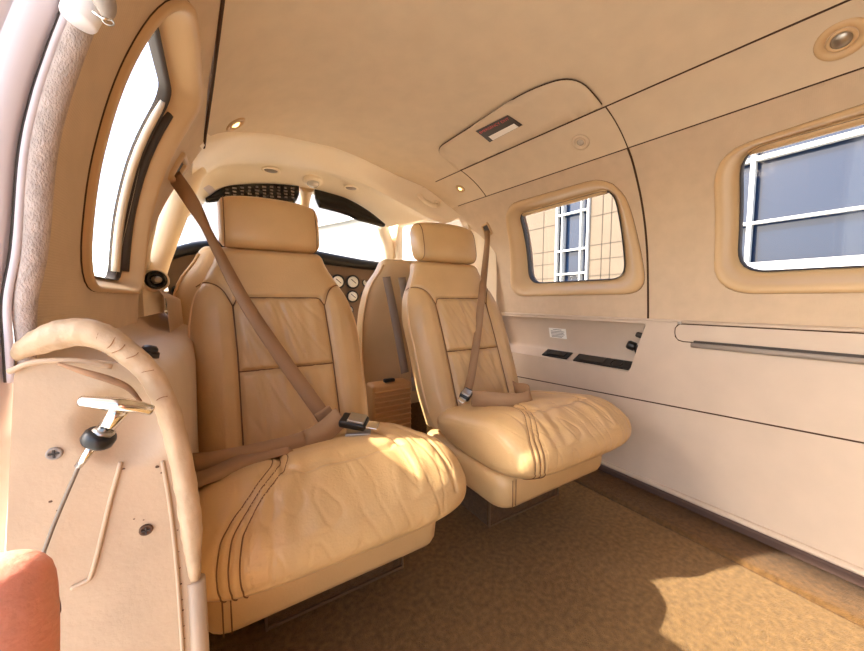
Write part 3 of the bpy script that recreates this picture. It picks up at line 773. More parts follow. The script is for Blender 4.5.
# ------------------------------------------------------------------ seats
def seat_proto():
    X0 = .165; root = thing('cabin_seat', (X0, .60, 0), 'tan leather cabin seat on the left, its belt buckle lying loose, beside the chrome handle', 'seat', 'aft-facing cabin seats')
    W = lambda z: smooth_interp(z, [.25, .36, .46, .58, .635, .68, .72, .765], [.178, .190, .192, .190, .176, .152, .132, .124])
    CXo = lambda z: X0 - .030 - .010*max(0, (z-.5)/.25)
    YF = lambda z: .770 + (z-.29)*.385
    ins_w = .103
    def groove(d, w=.0055): return math.exp(-(d/w)**2)
    def sd(px, pz, ax, az, bx, bz):
        t = max(0, min(1, ((px-ax)*(bx-ax)+(pz-az)*(bz-az))/((bx-ax)**2+(bz-az)**2)))
        return sqrt((px-ax-t*(bx-ax))**2+(pz-az-t*(bz-az))**2)
    lines = []
    for s in (-1, 1):
        lines += [(s*ins_w, .28, s*ins_w, .612), (s*ins_w, .612, s*(ins_w-.012), .632)]
        arc = [(s*ins_w, .615), (s*.118, .648), (s*.135, .664), (s*.155, .668), (s*.176, .655), (s*.195, .625)]
        lines += [(*arc[i], *arc[i+1]) for i in range(5)]
    lines += [(-ins_w+.012, .632, ins_w-.012, .632), (-ins_w, .470, ins_w, .470)]
    def disp(x, z):
        d = 0.0
        ax = abs(x)
        # bolsters
        if z < .67:
            b = max(0, min(1, (ax-ins_w)/.03))*max(0, min(1, (W(z)-ax)/.03)); d += .013*b*min(1, (.67-z)/.06)
        if ax < ins_w and z < .632:
            zz = (z-.470)/.162 if z > .470 else (z-.300)/.170
            if 0 < zz < 1: d += .012*sin(pi*min(1, max(0, zz)))**.5*(1-(ax/ins_w)**4)
            top_ = .632 if z > .470 else .470
            fall = math.exp(-((top_-z)/.095))
            wv = sin(x*120+2.5*noise.noise((x*20, z*12, 3))+z*8)*.6 + sin(x*215+1.3+z*20)*.4
            d += .0042*wv*fall*(1-(ax/ins_w)**6) - .0030*math.exp(-(noise.noise((x*26+z*9, z*5, 11))/.06)**2)*(1-(ax/ins_w)**6)
            d += .002*noise.noise((x*30, z*18, 7))
        m = min(sd(x, z, *l) for l in lines)
        d -= .0075*groove(m)
        d += .0015*noise.noise((x*14, z*14, 1))
        return d
    NA = 230; rings = []
    DZ = -.007
    zs = list(np.linspace(.26, .735, 150)); T = .052
    ends = [(1-cos(a), sin(a)) for a in np.linspace(0, pi/2, 9)][1:]
    levels = [(z, 1.0) for z in zs] + [(.735+.022*s_, sqrt(max(.0004, 1-s_*s_))) for s_ in np.linspace(.15, 1, 10)]
    for z, sc in levels:
        w_ = W(z)*(.86+.14*sc); r = []
        dn = []
        for j in range(721):
            a = 2*pi*j/720 + pi/2; ca, sa = cos(a), sin(a)
            dn.append((w_*math.copysign(abs(ca)**(2/4.2), ca), T*sc*math.copysign(abs(sa)**(2/3.0), sa)))
        dn = np.array(dn); sl = np.concatenate([[0], np.cumsum(np.hypot(*np.diff(dn, axis=0).T))])
        tt = np.linspace(0, sl[-1], NA+1)[:-1]; rx = np.interp(tt, sl, dn[:, 0]); ry = np.interp(tt, sl, dn[:, 1])
        for j in range(NA):
            x = float(rx[j]); yy = float(ry[j]); sa = yy/(T*sc)
            front = max(0, -sa)**.5 if sa < 0 else 0
            yf = YF(z) + T + yy - (disp(x, z)*front*min(1, sc) if sa < -.05 else 0)
            # wrap of the shoulders
            yf += .020*(abs(x)/.19)**4
            r.append(Vector((CXo(z)+x, yf, z+DZ)))
        rings.append(r)
    bk = link('backrest', loft(rings), M['leather'], root)
    def fp(x, z, lift=.0020):
        return Vector((CXo(z)+x, YF(z)-disp(x, z)*.9 - lift + .020*(abs(x)/.19)**4 + T*(1-(1-min(.999, abs(x)/W(z))**4.2)**(1/3.0))*.9, z+DZ))
    st = []
    for s in (-1, 1):
        st.append(tube([fp(s*ins_w, z) for z in np.linspace(.30, .612, 30)], .0014, 5))
        arc = catmull([(s*ins_w, .612, 0), (s*.118, .646, 0), (s*.135, .662, 0), (s*.155, .667, 0), (s*.172, .657, 0)], 4)
        st.append(tube([fp(p.x, p.y) for p in arc], .0013, 5))
    st.append(tube([fp(x, .632 - .020*max(0, (abs(x)-.088)/.015)**2) for x in np.linspace(-ins_w, ins_w, 24)], .0014, 5))
    st.append(tube([fp(x, .470) for x in np.linspace(-ins_w, ins_w, 24)], .0014, 5))
    link('stitching', join(st), M['thread'], bk, label='dark seam thread')
    for s in (-1, 1):
        link('piping', tube([Vector((CXo(z)+s*W(z)*.985, YF(z)+T*.60+.018, z+DZ)) for z in np.linspace(.30, .735, 30)], .0032, 6), M['piping'], bk, label='pale leather piping')
    # headrest
    hr = []
    HZ, HW, HT = .811, .118, .046
    for k_ in range(33):
        v = -1+2*k_/32; sc = (1-abs(v)**5)**(1/2.6) if abs(v) < 1 else .02; sc = max(sc, .03)
        r = []
        for j in range(64):
            a = 2*pi*j/64; ca, sa = cos(a), sin(a)
            y = HT*math.copysign(abs(ca)**(2/2.6), ca)*(.5+.5*sc); z = .066*math.copysign(abs(sa)**(2/3.6), sa)*(.72+.28*sc)
            crown = .006*(1-v*v)
            r.append(Vector((X0-.040+HW*v, .945+.385*(z+.07)*.6+.030-.0*crown+y - (crown if ca < 0 else 0)+.012*v*v, HZ+z + .004*(1-v*v)*(1 if sa > 0 else 0))))
        hr.append(r)
    hd = link('headrest', loft(hr), M['leather'], root)
    for s in (-1, 1): link('headrest_post', tube([(X0-.04+s*.05, .985, .72), (X0-.04+s*.05, .99, .79)], .006, 8), M['steel'], root)
    hs = []
    for v in (-.90, .90):
        sc = (1-abs(v)**5)**(1/2.6); pts = []
        for j in range(64):
            a = 2*pi*j/64; ca, sa = cos(a), sin(a)
            y = 1.005*HT*math.copysign(abs(ca)**(2/2.6), ca)*(.5+.5*sc); z = 1.005*.066*math.copysign(abs(sa)**(2/3.6), sa)*(.72+.28*sc)
            pts.append(Vector((X0-.040+HW*v, .945+.385*(z+.07)*.6+.030+y-(.006*(1-v*v) if ca < 0 else 0)+.012*v*v, HZ+z+.001)))
        link('stitching', tube(pts, .0012, 5, True), M['thread'], hd)
    # cushion
    NU, NV = 180, 190; cr = []
    def seamx(a):
        q = max(0, min(1, (radians(150)-a)/radians(62))); return .075*q*q*(3-2*q)-.008*sin(max(0, min(pi, (a-radians(140))/radians(70)*pi)))
    def cush(u, a, lift=0.0):
        ca, sa = cos(a), sin(a)
        ey = max(.02, (1-abs(u)**4.5))**(1/3.4); ez = max(.02, (1-abs(u)**5.0))**(1/2.2)
        yl = .185*math.copysign(abs(ca)**(2/2.5), ca); zl_ = .066*math.copysign(abs(sa)**(2/2.5), sa)
        y = .630 + yl*(.60+.40*ey); z = .280 + zl_*(.35+.65*ez)
        if sa > 0: z += sa*(.016*math.exp(-((y-.53)/.09)**2) - .012*max(0, (y-.60)/.18))
        x = X0 + .215*u
        d = 0.0
        if sa > -.25:
            for xs_ in (-.172, -.160, -.148): d -= .0030*groove(x-X0-xs_-seamx(a), .0028)
            d -= .004*groove(x-X0-.168, .004)*(1 if sa > .1 else 0)
            tx, ty = x-X0, y
            if sa > .3:
                # inset panel behind the front roll
                if ty > .50:
                    m = min(abs(tx+.088), abs(tx-.108)) if ty > .545 else 9
                    mm = abs(ty-.545-.9*max(0, abs(tx-.01)-.075)**1)
                    if -.09 < tx < .11: m = min(m, mm)
                    d -= .0055*groove(m, .005)
                    d += .003*max(0, min(1, (ty-.545)/.03))*max(0, min(1, (.100-abs(tx-.01))/.025))
                d += .0022*noise.noise((tx*26, ty*26, 5)) + .0016*sin(tx*120+6*noise.noise((tx*10, ty*10, 2)))*math.exp(-((ty-.50)/.06)**2)
            d += .0025*noise.noise((tx*9, y*9, z*9))
            fr = max(0, -ca)
            d += .0018*fr*noise.noise((tx*34, z*16, 9)) - .0016*math.exp(-(noise.noise((tx*34+z*6, z*11+y*5, 9))/.035)**2)*(1 if sa > -.3 else 0)*max(0, min(1, (.62-y)/.06))
        n = Vector((0, math.copysign(abs(ca)**1.4, ca)/.185, math.copysign(abs(sa)**1.4, sa)/.066)).normalized()
        return Vector((x, y, z)) + n*(d*(1-abs(u)**8)+lift)
    for i in range(NU):
        u = sin((-1+2*i/(NU-1))*pi/2)*.45+(-1+2*i/(NU-1))*.55
        cr.append([cush(u, 2*pi*j/NV) for j in range(NV)])
    cu = link('cushion', loft(cr), M['leather'], root)
    st = []
    for xs_ in (-.172, -.160, -.148):
        st.append(tube([cush((xs_+seamx(a))/.215, a, .0009) for a in np.linspace(radians(84), radians(226), 70)], .0009, 5))
    link('stitching', join(st), M['thread'], cu, label='triple dark seam at the front corner')
    # skirt under the cushion
    sk_ = []
    for z, g in ((.148, -.012), (.152, -.004), (.162, .0), (.200, .003), (.222, .0), (.228, -.01)):
        o = rpoly([(X0-.205-g, .525-g), (X0+.180+g, .525-g), (X0+.180+g, .86), (X0-.205-g, .86)], [.045, .030, .03, .03], 6)
        sk_.append([Vector((p[0], p[1], z)) for p in o])
    sk__ = link('skirt', loft(sk_), M['leather'], root)
    for dx in (-.005, .005): link('stitching', tube([Vector((X0-.172+dx, .5225, z)) for z in (.156, .175, .20, .22)], .0010, 5), M['thread'], sk__)
    bs = link('base', box((X0+.030, .835, .075), (.290, .330, .150), .006), M['carpet2'], root, smooth=False, label='brown carpeted seat base')
    tr = [box((X0-.113, .6680, .064), (.005, .005, .126), .001), box((X0+.172, .6680, .064), (.005, .005, .126), .001), box((X0+.03, .6672, .006), (.285, .005, .006), .001)]
    link('base_trim', join(tr), mat('tan_edge_trim', (112, 84, 54), .6), bs, smooth=False)
    return root
seat1 = seat_proto()
def copy_tree(o, parent=None):
    c = o.copy(); COL.objects.link(c)
    if parent is not None:
        c.parent = parent
    for ch in list(o.children): copy_tree(ch, c)
    return c
seat2 = copy_tree(seat1)
seat2.location = (.715, .60, 0)
seat2['label'] = 'tan leather cabin seat on the right, against the wall with the white notice'

# ------------------------------------------------------------------ pilot seats (backs towards the cabin seats)
def pilot_seat(x, y, label):
    t = thing('pilot_seat', (x, y, 0), label, 'seat', 'pilot seats')
    W = lambda z: smooth_interp(z, [.30, .45, .60, .68, .73, .775], [.195, .20, .19, .165, .130, .11])
    rings = []
    for z, s in [(z, 1) for z in np.linspace(.20, .755, 36)] + [(.755+.02*q, sqrt(max(.001, 1-q*q))) for q in np.linspace(.2, 1, 8)]:
        r = []
        for j in range(56):
            a = 2*pi*j/56; ca, sa = cos(a), sin(a)
            r.append(Vector((x+W(z)*(.85+.15*s)*math.copysign(abs(ca)**.5, ca), y+.06-.08*(z-.3)+.055*s*math.copysign(abs(sa)**.65, sa), z)))
        rings.append(r)
    b = link('backrest', loft(rings), M['pilot'], t)
    for s in (-1, 1): link('piping', tube([Vector((x+s*W(z)*.97, y+.028-.08*(z-.3), z)) for z in np.linspace(.25, .75, 24)], .004, 6), M['piping'], b)
    link('cushion', box((x, y+.27, .27), (.40, .40, .13), .045, None, 5), M['pilot'], t)
    link('base', box((x, y+.27, .10), (.28, .34, .20), .01), M['carpet2'], t, smooth=False)
    return t
pilot_seat(.640, 1.185, 'copilot seat back in beige leather, seen between the two cabin seats')
pilot_seat(.075, 1.175, 'pilot seat back in beige leather, its pale edge showing behind the left cabin seat')
# storage pocket and belts behind the copilot seat
t = thing('ribbed_console', (.505, 1.10, 0), 'tan ribbed centre console low between the two cabin seats', 'console')
link('housing', box((.505, 1.10, .165), (.150, .07, .33), .012), M['wood'], t)
rb = []
for i in range(15): rb.append(box((.505, 1.062, .045+i*.0185), (.138, .010, .008), .003))
link('ribs', join(rb), M['wood'], t)
link('handle', box((.495, 1.075, .340), (.040, .018, .012), .004), M['black'], t)
t = thing('harness_straps', (.56, 1.10, .40), 'grey harness straps hanging down the copilot seat back between the cabin seats', 'seat belt')
link('strap', ribbon(catmull([(.500, 1.10, .70), (.515, 1.085, .60), (.535, 1.075, .48), (.555, 1.07, .36)], 6), (1, 0, 0), .030), M['gbelt'], t)
link('strap', ribbon(catmull([(.560, 1.10, .70), (.572, 1.08, .58), (.585, 1.065, .45), (.592, 1.06, .33)], 6), (1, 0, 0), .030), M['gbelt'], t)
link('buckle', box((.592, 1.056, .318), (.034, .012, .05), .005), M['steel'], t)

# ------------------------------------------------------------------ seat belts
def buckle(parent, c, d, up, L=.055, W_=.036):
    d = Vector(d).normalized(); up = Vector(up); up = (up-d*up.dot(d)).normalized(); s = d.cross(up)
    R = Matrix((d, s, up)).transposed()
    b = link('buckle', box(c, (L, W_, .016), .005, R), M['black'], parent)
    link('release_plate', box(Vector(c)+up*.0095+d*.006, (L*.62, W_*.8, .006), .002, R), M['steel'], b)
    link('latch_tongue', box(Vector(c)+d*(L*.62), (.034, W_*.66, .004), .0015, R), M['chrome'], parent)
t = thing('seat_belt', (.0, .75, .34), 'tan lap and shoulder belt crossing the left cabin seat, buckle loose on its cushion', 'seat belt')
sh = catmull([(-.071, .935, .888), (-.040, .915, .830), (-.007, .892, .752), (.045, .818, .620), (.108, .775, .500), (.165, .735, .400), (.192, .718, .352)], 8)
link('shoulder_strap', ribbon(sh, lambda q: (.75-1.2*q, -.35+3.2*q, .45-1.2*q) if q < .3 else (.39+.6*(q-.3)/.7, .61-.75*(q-.3)/.7, .09+.25*(q-.3)/.7), .030), M['belt'], t)
lap = catmull([(-.062, .700, .300), (-.055, .660, .348), (-.02, .640, .354), (.05, .645, .352), (.12, .655, .352), (.165, .665, .362), (.205, .675, .384)], 8)
link('lap_strap', ribbon(lap, lambda q: (.05, .25-.1*q, 1) if q < .7 else (-.3, .45, .8), .042), M['belt'], t)
lap2 = catmull([(-.065, .62, .342), (-.02, .605, .353), (.04, .635, .354), (.10, .652, .352)], 8)
link('lap_tail', ribbon(lap2, (.1, .9, .25), .034), M['belt'], t)
link('strap_keeper', box((.180, .716, .378), (.036, .010, .026), .004, Matrix.Rotation(radians(-28), 3, 'Y')), M['belt'], t)
buckle(t, (.225, .660, .372), (.75, -.55, -.15), (0, -.35, 1))
link('second_tongue', box((.232, .655, .350), (.05, .03, .006), .002, Matrix.Rotation(radians(-25), 3, 'Z')), M['steel'], t)
t = thing('seat_belt', (.9, .80, .34), 'tan belt hanging from the right wall across the right cabin seat, buckle on its cushion', 'seat belt')
sh = catmull([(1.062, 1.222, .938), (1.028, 1.18, .880), (.879, 1.02, .754), (.758, .892, .652), (.702, .845, .522), (.634, .788, .410), (.575, .735, .366)], 8)
link('shoulder_strap', ribbon(sh, lambda q: (.6, -.7, 0), .024), M['belt'], t)
lap = catmull([(.553, .690, .362), (.585, .672, .360), (.612, .640, .360), (.645, .612, .360), (.680, .606, .364), (.702, .630, .372), (.722, .690, .362), (.78, .760, .345)], 8)
link('lap_strap', ribbon(lap, lambda q: (.0, .35, 1), .040), M['belt'], t)
buckle(t, (.545, .700, .372), (-.75, -.45, -.20), (0, -.5, .9), .042, .028)
# belt guide slots
t = thing('belt_guide', left(.935, .89, .0), 'slotted tan belt guide on the left wall above the left seat', 'belt guide')
og = rpoly([(.895, .872), (.955, .880), (.972, .930), (.905, .925)], [.006]*4, 3)
link('plate', ring_loft(resamp(og, 48), [(.006, -.004), (.006, .004), (.0, .008), (-.006, .006), (-.008, -.004)], left), M['frame'], t)
link('slot', sheet([(p.x, p.y) for p in resamp(og, 48)], [], .1, lambda a, b: left(a, b, .001), 0), M['seal'], t, smooth=False)
t = thing('belt_guide', right(1.225, .94, .0), 'small dark belt guide slot on the right wall ahead of the small window', 'belt guide')
og = rpoly([(1.20, .925), (1.245, .918), (1.248, .962), (1.205, .968)], [.006]*4, 3)
link('plate', ring_loft(resamp(og, 48), [(.005, -.004), (.005, .003), (.0, .006), (-.004, .004), (-.006, -.004)], right), M['frame'], t)
link('slot', sheet([(p.x, p.y) for p in resamp(og, 48)], [], .1, lambda a, b: right(a, b, .001), 0), M['seal'], t, smooth=False)

# ------------------------------------------------------------------ left side: ledge, door jamb, end panel
ly = np.linspace(.372, 1.25, 16)
ledge = loft([[Vector((-.135, y, .585)), Vector((-.115, y, .575-.01*q)), Vector((-.085, y, .568-.014*q)), Vector((-.062, y, .558-.015*q)), Vector((-.050, y, .546-.02*q)), Vector((-.046, y, .52-.03*q)), Vector((-.046, y, .25)), Vector((-.046, y, .0))]
              for y, q in [(y, min(1, max(0, (y-.40)/.25))) for y in ly]], False, False)
link('wall_left_panel', ledge, M['lower'], kind='structure', label='left armrest ledge beside the left seat')
riser = loft([[Vector((-.125, y, .66-.02*q)), Vector((-.100, y, .645-.02*q)), Vector((-.088, y, .62)), Vector((-.085, y, .55))] for y, q in [(y, (y-.80)/.45) for y in np.linspace(.86, 1.25, 8)]], False, False)
link('trim_13', riser, M['lower'], kind='structure', label='raised step of the left armrest ledge')
t = thing('ledge_knob', (-.070, .50, .555), 'black knob on the left armrest ledge behind the padded edge', 'knob')
link('cap', lathe([(.008, 0), (.008, .006), (.006, .009), (.001, .010)], (-.0700, .50, .5585), (.2, 0, 1)), M['black'], t)
link('collar', lathe([(.010, -.004), (.010, .002), (.008, .003)], (-.0700, .50, .5585), (.2, 0, 1)), M['seal'], t)

# end panel facing aft
EP = rpoly([(-.150, -.05), (-.140, .40), (-.124, .574), (-.066, .575), (-.040, .532), (-.029, .425), (-.029, -.05)], [.002, .05, .010, .03, .05, .06, .002], 6)
DC = Vector((-.066, .520))
def ep(a, b):
    d = 0.0
    q = Vector(((a-DC.x)/.030, (b-DC.y)/.034)); k = max(0, 1-(q.length)**2.4) if q.length < 1 else 0
    d += .014*k
    return Vector((a, .358+d, b))
epm = sheet([(p[0], p[1]) for p in EP], [], .0035, ep, 0) if False else sheet([(p[0], p[1]) for p in EP if True], [], .0055, ep, 0)
t = thing('door_edge_panel', (-.09, .36, 0), 'cream moulded end panel facing the door opening, behind the chrome handle', 'panel')
pnl = link('moulding', epm, M['panel'], t)
for i, (x, z) in enumerate([(-.108, .506), (-.059, .428)]):
    s = link('screw', lathe([(.0048, -.001), (.0046, .001), (.0034, .0016), (.0026, .0006), (.001, .0006)], (x, .3575, z), (0, -1, 0), 16), M['grey'] if i == 0 else M['wear'], t)
    link('slot', join([box((x, .3562, z), (.006, .001, .0011)), box((x, .3562, z), (.0011, .001, .006))]), M['seal'], s, smooth=False)
bead = catmull([(-.0715, .3568, .490), (-.0800, .3568, .458), (-.0890, .3568, .420), (-.0935, .3568, .404), (-.0960, .3568, .4005), (-.1050, .3570, .398)], 6)
link('raised_bead', tube(bead, .0016, 8), M['panel'], t)
link('raised_bead', tube(catmull([(-.0455, .3575, .484), (-.0420, .3568, .44), (-.0400, .3568, .38), (-.0395, .3568, .30), (-.0392, .3568, .18)], 5), .0015, 8), M['panel'], t)
# scuffs
def blot(x, z, r, seed):
    pts = [(x+r*(.6+.8*abs(noise.noise((seed, k*.9, 1))))*cos(k*.63)*1.3, z+r*(.6+.8*abs(noise.noise((seed, k*.9, 4))))*sin(k*.63)) for k in range(10)]
    return sheet(pts, [], r*.9, lambda a, b: ep(a, b)+Vector((0, -.0006, 0)), 0)
bl = [blot(x, z, r, i) for i, (x, z, r) in [(i, (x, z, r*.62)) for i, (x, z, r) in enumerate([(-.112, .470, .0022), (-.109, .462, .0014), (-.104, .474, .0012), (-.070, .484, .0016), (-.049, .480, .0028), (-.0465, .474, .0016), (-.060, .437, .0010), (-.066, .440, .0013),
      (-.038, .40, .0010), (-.038, .385, .0013), (-.0378, .37, .0017), (-.0376, .355, .0012), (-.0376, .345, .0018), (-.0374, .33, .0012), (-.0374, .318, .0010), (-.038, .42, .0011)])]]
link('scuff_marks', join(bl), M['wear'], t, smooth=False)
link('top_edge', tube(catmull([(-.126, .356, .570), (-.112, .352, .576), (-.090, .351, .575), (-.072, .354, .568)], 5), .0020, 8), M['panel'], t)

# padded leather edge roll
t = thing('edge_bolster', (-.07, .37, .55), 'worn padded tan leather roll along the top and inner edge of the door end panel', 'trim')
pth = catmull([(-.128, .372, .578), (-.118, .366, .586), (-.098, .360, .595), (-.080, .356, .5935), (-.062, .354, .578), (-.048, .354, .556), (-.038, .355, .520), (-.0315, .357, .470), (-.0285, .358, .420), (-.028, .360, .368)], 8)
def rr_(q): return (.0030+.0075*min(1, q/.18)-.0022*max(0, min(1, (q-.3)/.2)))*(1 if q < .9 else 1-.5*(q-.9)/.1) + .0008*noise.noise((q*40, 0, 2))
rl = tube(pth, rr_, 20)
for v in rl.vertices: v.co += Vector((noise.noise(v.co*120), noise.noise(v.co*120+Vector((5, 0, 0))), noise.noise(v.co*120+Vector((0, 5, 0)))))*.0009
link('padding', rl, mat('worn_leather', (194, 166, 132), .45, var=.14, vscale=40, bump=.3, bscale=260), t)
CP = catmull(pth, 1)
cr_ = []
for i, q in enumerate((.36, .395, .42, .47, .53, .62)):
    p = pth[int(q*(len(pth)-1))]; d = (pth[int(q*(len(pth)-1))+1]-p).normalized(); sd_ = d.cross(Vector((0, -1, 0))).normalized()
    r0 = rr_(q)
    cr_.append(tube([p+(Vector((0, -cos(a), 0))+sd_*sin(a))*(r0*1.005)+d*.0012*sin(3*a+i) for a in np.linspace(-.75+.1*(i % 3), .25+.15*(i % 4), 9)], .00035, 5))
CM = mat('crack_brown', (150, 112, 74), .9)
for q in cr_: link('crack', q, CM, t)
link('torn_flap', tube(catmull([(-.100, .350, .574), (-.085, .3445, .567), (-.072, .344, .560), (-.062, .345, .552), (-.055, .345, .540)], 5), lambda q: .0012+.0016*sin(pi*q), 8), mat('torn_leather', (150, 112, 78), .7, var=.2, vscale=60), t)
link('lower_strip', tube([(-.0275, .362, .366), (-.0275, .362, .25), (-.0275, .362, .0)], .0075, 12), M['panel'], t)

# chrome T-handle and cable
t = thing('release_pull', (-.07, .335, .53), 'chrome T-shaped pull handle on a cable in front of the cream end panel', 'handle')
gp = catmull([(-.0855, .3330, .5485), (-.0760, .3300, .5465), (-.0650, .3290, .5435), (-.0550, .3300, .5400), (-.0470, .3330, .5350)], 6)
link('grip', tube(gp, lambda q: .0052-.0014*abs(q-.5)*2, 14), M['chrome'], t)
ax = Vector((-.017, .003, -.026)).normalized(); st0 = Vector((-.064, .331, .5405))
link('stem', tube([st0, st0+ax*.008, st0+ax*.024], lambda q: .0062-.0012*q, 14), M['chrome'], t)
cl = st0+ax*.024
link('collar', lathe([(.0085, -.0035), (.0098, -.001), (.0098, .004), (.0080, .0065), (.005, .008)], cl, ax, 20), M['black'], t)
link('collar_nut', lathe([(.0066, -.006), (.0072, -.004), (.0072, -.001), (.006, .0)], cl, ax, 6), M['steel'], t)
link('ferrule', tube([cl+ax*.006, cl+ax*.024], lambda q: .0032-.0008*q, 10), M['chrome'], t)
cb = [cl+ax*.023, Vector((-.100, .340, .476)), Vector((-.108, .342, .455)), Vector((-.117, .345, .428)), Vector((-.128, .350, .39))]
link('cable', tube(catmull(cb, 6), .0013, 8), mat('grey_cable', (128, 118, 108), .5, metal=.6), t)

# fuzzy door seal and painted jamb
SP = catmull([(-.1235, .375, .560), (-.1225, .374, .590), (-.1205, .372, .620), (-.1140, .372, .657), (-.1065, .372, .722), (-.0980, .372, .764), (-.0875, .372, .802), (-.0785, .372, .832), (-.070, .372, .870), (-.050, .372, .93), (-.01, .372, 1.0), (.06, .372, 1.08)], 6)
def seal_off(dx, dy): return [p+Vector((dx, dy, 0)) for p in SP]
t = thing('door_seal', (-.12, .37, .57), 'fuzzy mauve cloth door seal running up the front edge of the door opening', 'seal')
link('cloth_roll', tube(seal_off(0, 0), lambda q: .0046+.0032*min(1, q*3.2), 16), M['fuzzy'], t)
link('dark_lip', tube(seal_off(-.0095, -.002), .0022, 8), M['seal'], t)
link('pale_flange', ribbon(seal_off(-.0065, -.006), (1, .2, 0), .004, .0016), M['paint'], t)
SJ = [Vector((-.145, .375, -.1)), Vector((-.140, .375, .40))] + SP
jm = [[p+Vector((dx, dy, 0)) for p in SJ] for dx, dy in [(-.0085, .006), (-.0125, -.004), (-.0140, -.007), (-.030, -.009), (-.0315, -.006), (-.033, -.009), (-.075, -.010), (-.12, .03)]]
link('wall_door_jamb', loft(jm, False, False), M['paint'], kind='structure', label='pale painted metal jamb of the cabin door')
t = thing('striker_plate', (-.155, .36, .56), 'flat rounded plate on the painted jamb at the left edge', 'plate')
o = rpoly([(-.170, .455), (-.170, .600), (-.1405, .600), (-.1405, .455)], [.01]*4, 5)
link('plate', sheet([(p[0], p[1]) for p in o], [], .02, lambda a, b: Vector((a+.0, .3605, b)), .003), M['paint'], t, smooth=False)
link('rivet', join([lathe([(.003, 0), (.0028, .0015), (.001, .002)], (-.150, .3600, z), (0, -1, 0), 12) for z in (.475, .585)]), M['paint'], t)
# white cloth boot with a wire ring at the top of the seal
t = thing('strap_boot', (-.075, .36, .81), 'white cloth boot with grey flap and wire ring at the top of the door seal', 'strap')
c0 = Vector((-.0770, .352, .817)); axb = Vector((.32, .05, .95)).normalized()
link('cloth', lathe([(.0090, 0), (.0100, .002), (.0105, .012), (.0115, .03), (.0100, .06), (.001, .062)], c0, axb, 24), M['white'], t)
link('flap', tube(catmull([(-.066, .340, .846), (-.0615, .338, .836), (-.0590, .338, .826), (-.0585, .339, .818)], 6), lambda q: .0062*sin(pi*(.18+.72*q))+.0008, 14), M['grey'], t)
rg = [Vector((-.0580+.0030*cos(a), .338, .8155+.0022*sin(a))) for a in np.linspace(0, 2*pi, 20)[:-1]]
link('wire_ring', tube(rg, .0005, 6, True), M['steel'], t)
link('wire_stop', tube([(-.0660, .339, .8195), (-.0610, .338, .8165), (-.0560, .338, .8180)], .0008, 6), M['chrome'], t)

# upper half of the cabin door, added out of view to cut sky light at the opening
t = thing('added_cabin_door', (.0, -.05, 1.09), 'unseen upper half of the cabin door, added outside the opening to block sky light', 'door')
dp = [[Vector((2*XC-RX(1.03)-.02-q*.62, y, 1.085+.16*sin(q*1.9))) for y in np.linspace(-.44, .35, 10)] for q in np.linspace(0, 1, 10)]
dsh = loft(dp, False, False)
bm = bmesh.new(); bm.from_mesh(dsh); bmesh.ops.solidify(bm, geom=bm.faces[:], thickness=.035); bm.to_mesh(dsh); bm.free()
link('shell', dsh, M['paint'], t)
link('inner_handle', tube([(-.45, -.1, 1.20), (-.45, -.1, 1.165), (-.45, .05, 1.165), (-.45, .05, 1.20)], .008, 8), M['chrome'], t)

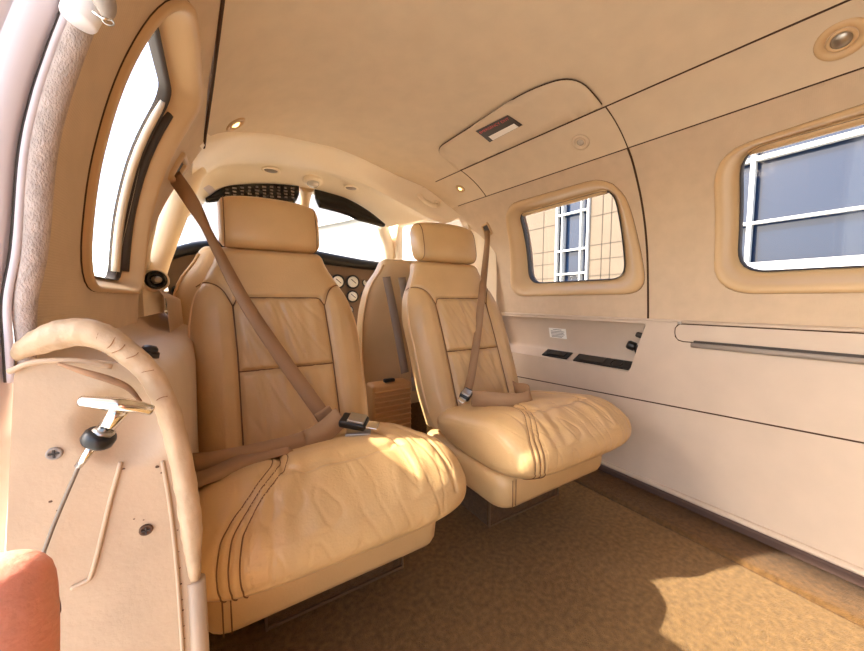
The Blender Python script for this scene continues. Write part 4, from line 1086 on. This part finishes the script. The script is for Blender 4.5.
# ------------------------------------------------------------------ the photographer's finger
Rm = cam_ob.rotation_euler.to_matrix()
def cv(a, b, d): return Vector((0, 0, .62)) + Rm @ Vector((a, b, -d))
D = .060
t = thing('person', cv(-.080, -.16, D), 'pink fingertip of the person taking the picture, poking in at the lower left', 'person')
def skinned(chain_pts, edges, rad, root=0):
    me = bpy.data.meshes.new('m'); me.from_pydata([tuple(p) for p in chain_pts], edges, []); me.update()
    o = bpy.data.objects.new('tmp', me); COL.objects.link(o)
    sk = o.modifiers.new('s', 'SKIN'); sk.use_smooth_shade = True
    for i, r in enumerate(rad):
        v = me.skin_vertices[0].data[i]; v.radius = (r, r); v.use_root = (i == root)
    sb = o.modifiers.new('b', 'SUBSURF'); sb.levels = 2; sb.render_levels = 2
    dg = bpy.context.evaluated_depsgraph_get(); dg.update()
    m2 = bpy.data.meshes.new_from_object(o.evaluated_get(dg)); bpy.data.objects.remove(o)
    return m2
pts = []; eds = []; rad = []
def chain(start, seq):
    prev = start
    for a, b, d, r in seq:
        pts.append(cv(a, b, d)); rad.append(r); k = len(pts)-1
        if prev is not None: eds.append((prev, k))
        prev = k
    return prev
# palm and forearm, below and left of the picture
chain(None, [(-.100, -.168, D-.012, .024)])
chain(0, [(-.108, -.205, D-.020, .024), (-.118, -.245, D-.032, .020), (-.150, -.33, D-.07, .026), (-.19, -.44, D-.12, .032)])
# index finger, straight up into the picture corner
chain(0, [(-.0880, -.126, D-.006, .0122), (-.0830, -.092, D-.001, .0118), (-.0803, -.068, D, .0112), (-.0797, -.050, D, .0108), (-.0800, -.0415, D+.0005, .0088)])
# middle, ring and little fingers curled round the telephone hand
chain(0, [(-.100, -.130, D-.014, .0115), (-.098, -.108, D-.030, .0108), (-.094, -.118, D-.046, .0098), (-.094, -.134, D-.044, .0085)])
chain(0, [(-.116, -.134, D-.018, .0110), (-.116, -.114, D-.034, .0102), (-.112, -.124, D-.050, .0094), (-.112, -.138, D-.047, .0080)])
chain(0, [(-.131, -.144, D-.020, .0100), (-.132, -.127, D-.034, .0092), (-.128, -.136, D-.047, .0084), (-.127, -.148, D-.044, .0072)])
# thumb from the side of the palm
chain(0, [(-.078, -.172, D-.026, .0125), (-.064, -.150, D-.040, .0115), (-.060, -.130, D-.046, .0100), (-.060, -.120, D-.047, .0080)])
link('hand', skinned(pts, eds, rad), M['skin'], t)
nl = []
for i in range(9):
    q = i/8; r = []
    for j in range(9):
        a = -1+2*j/8; w_ = .0062*sqrt(max(.02, 1-(2*q-1)**4))
        r.append(cv(-.0799+a*w_, -.060+.0125*q, D+.0110-.0028*a*a-.003*q*q))
    nl.append(r)
link('nail', loft(nl, False, False), M['nail'], t)
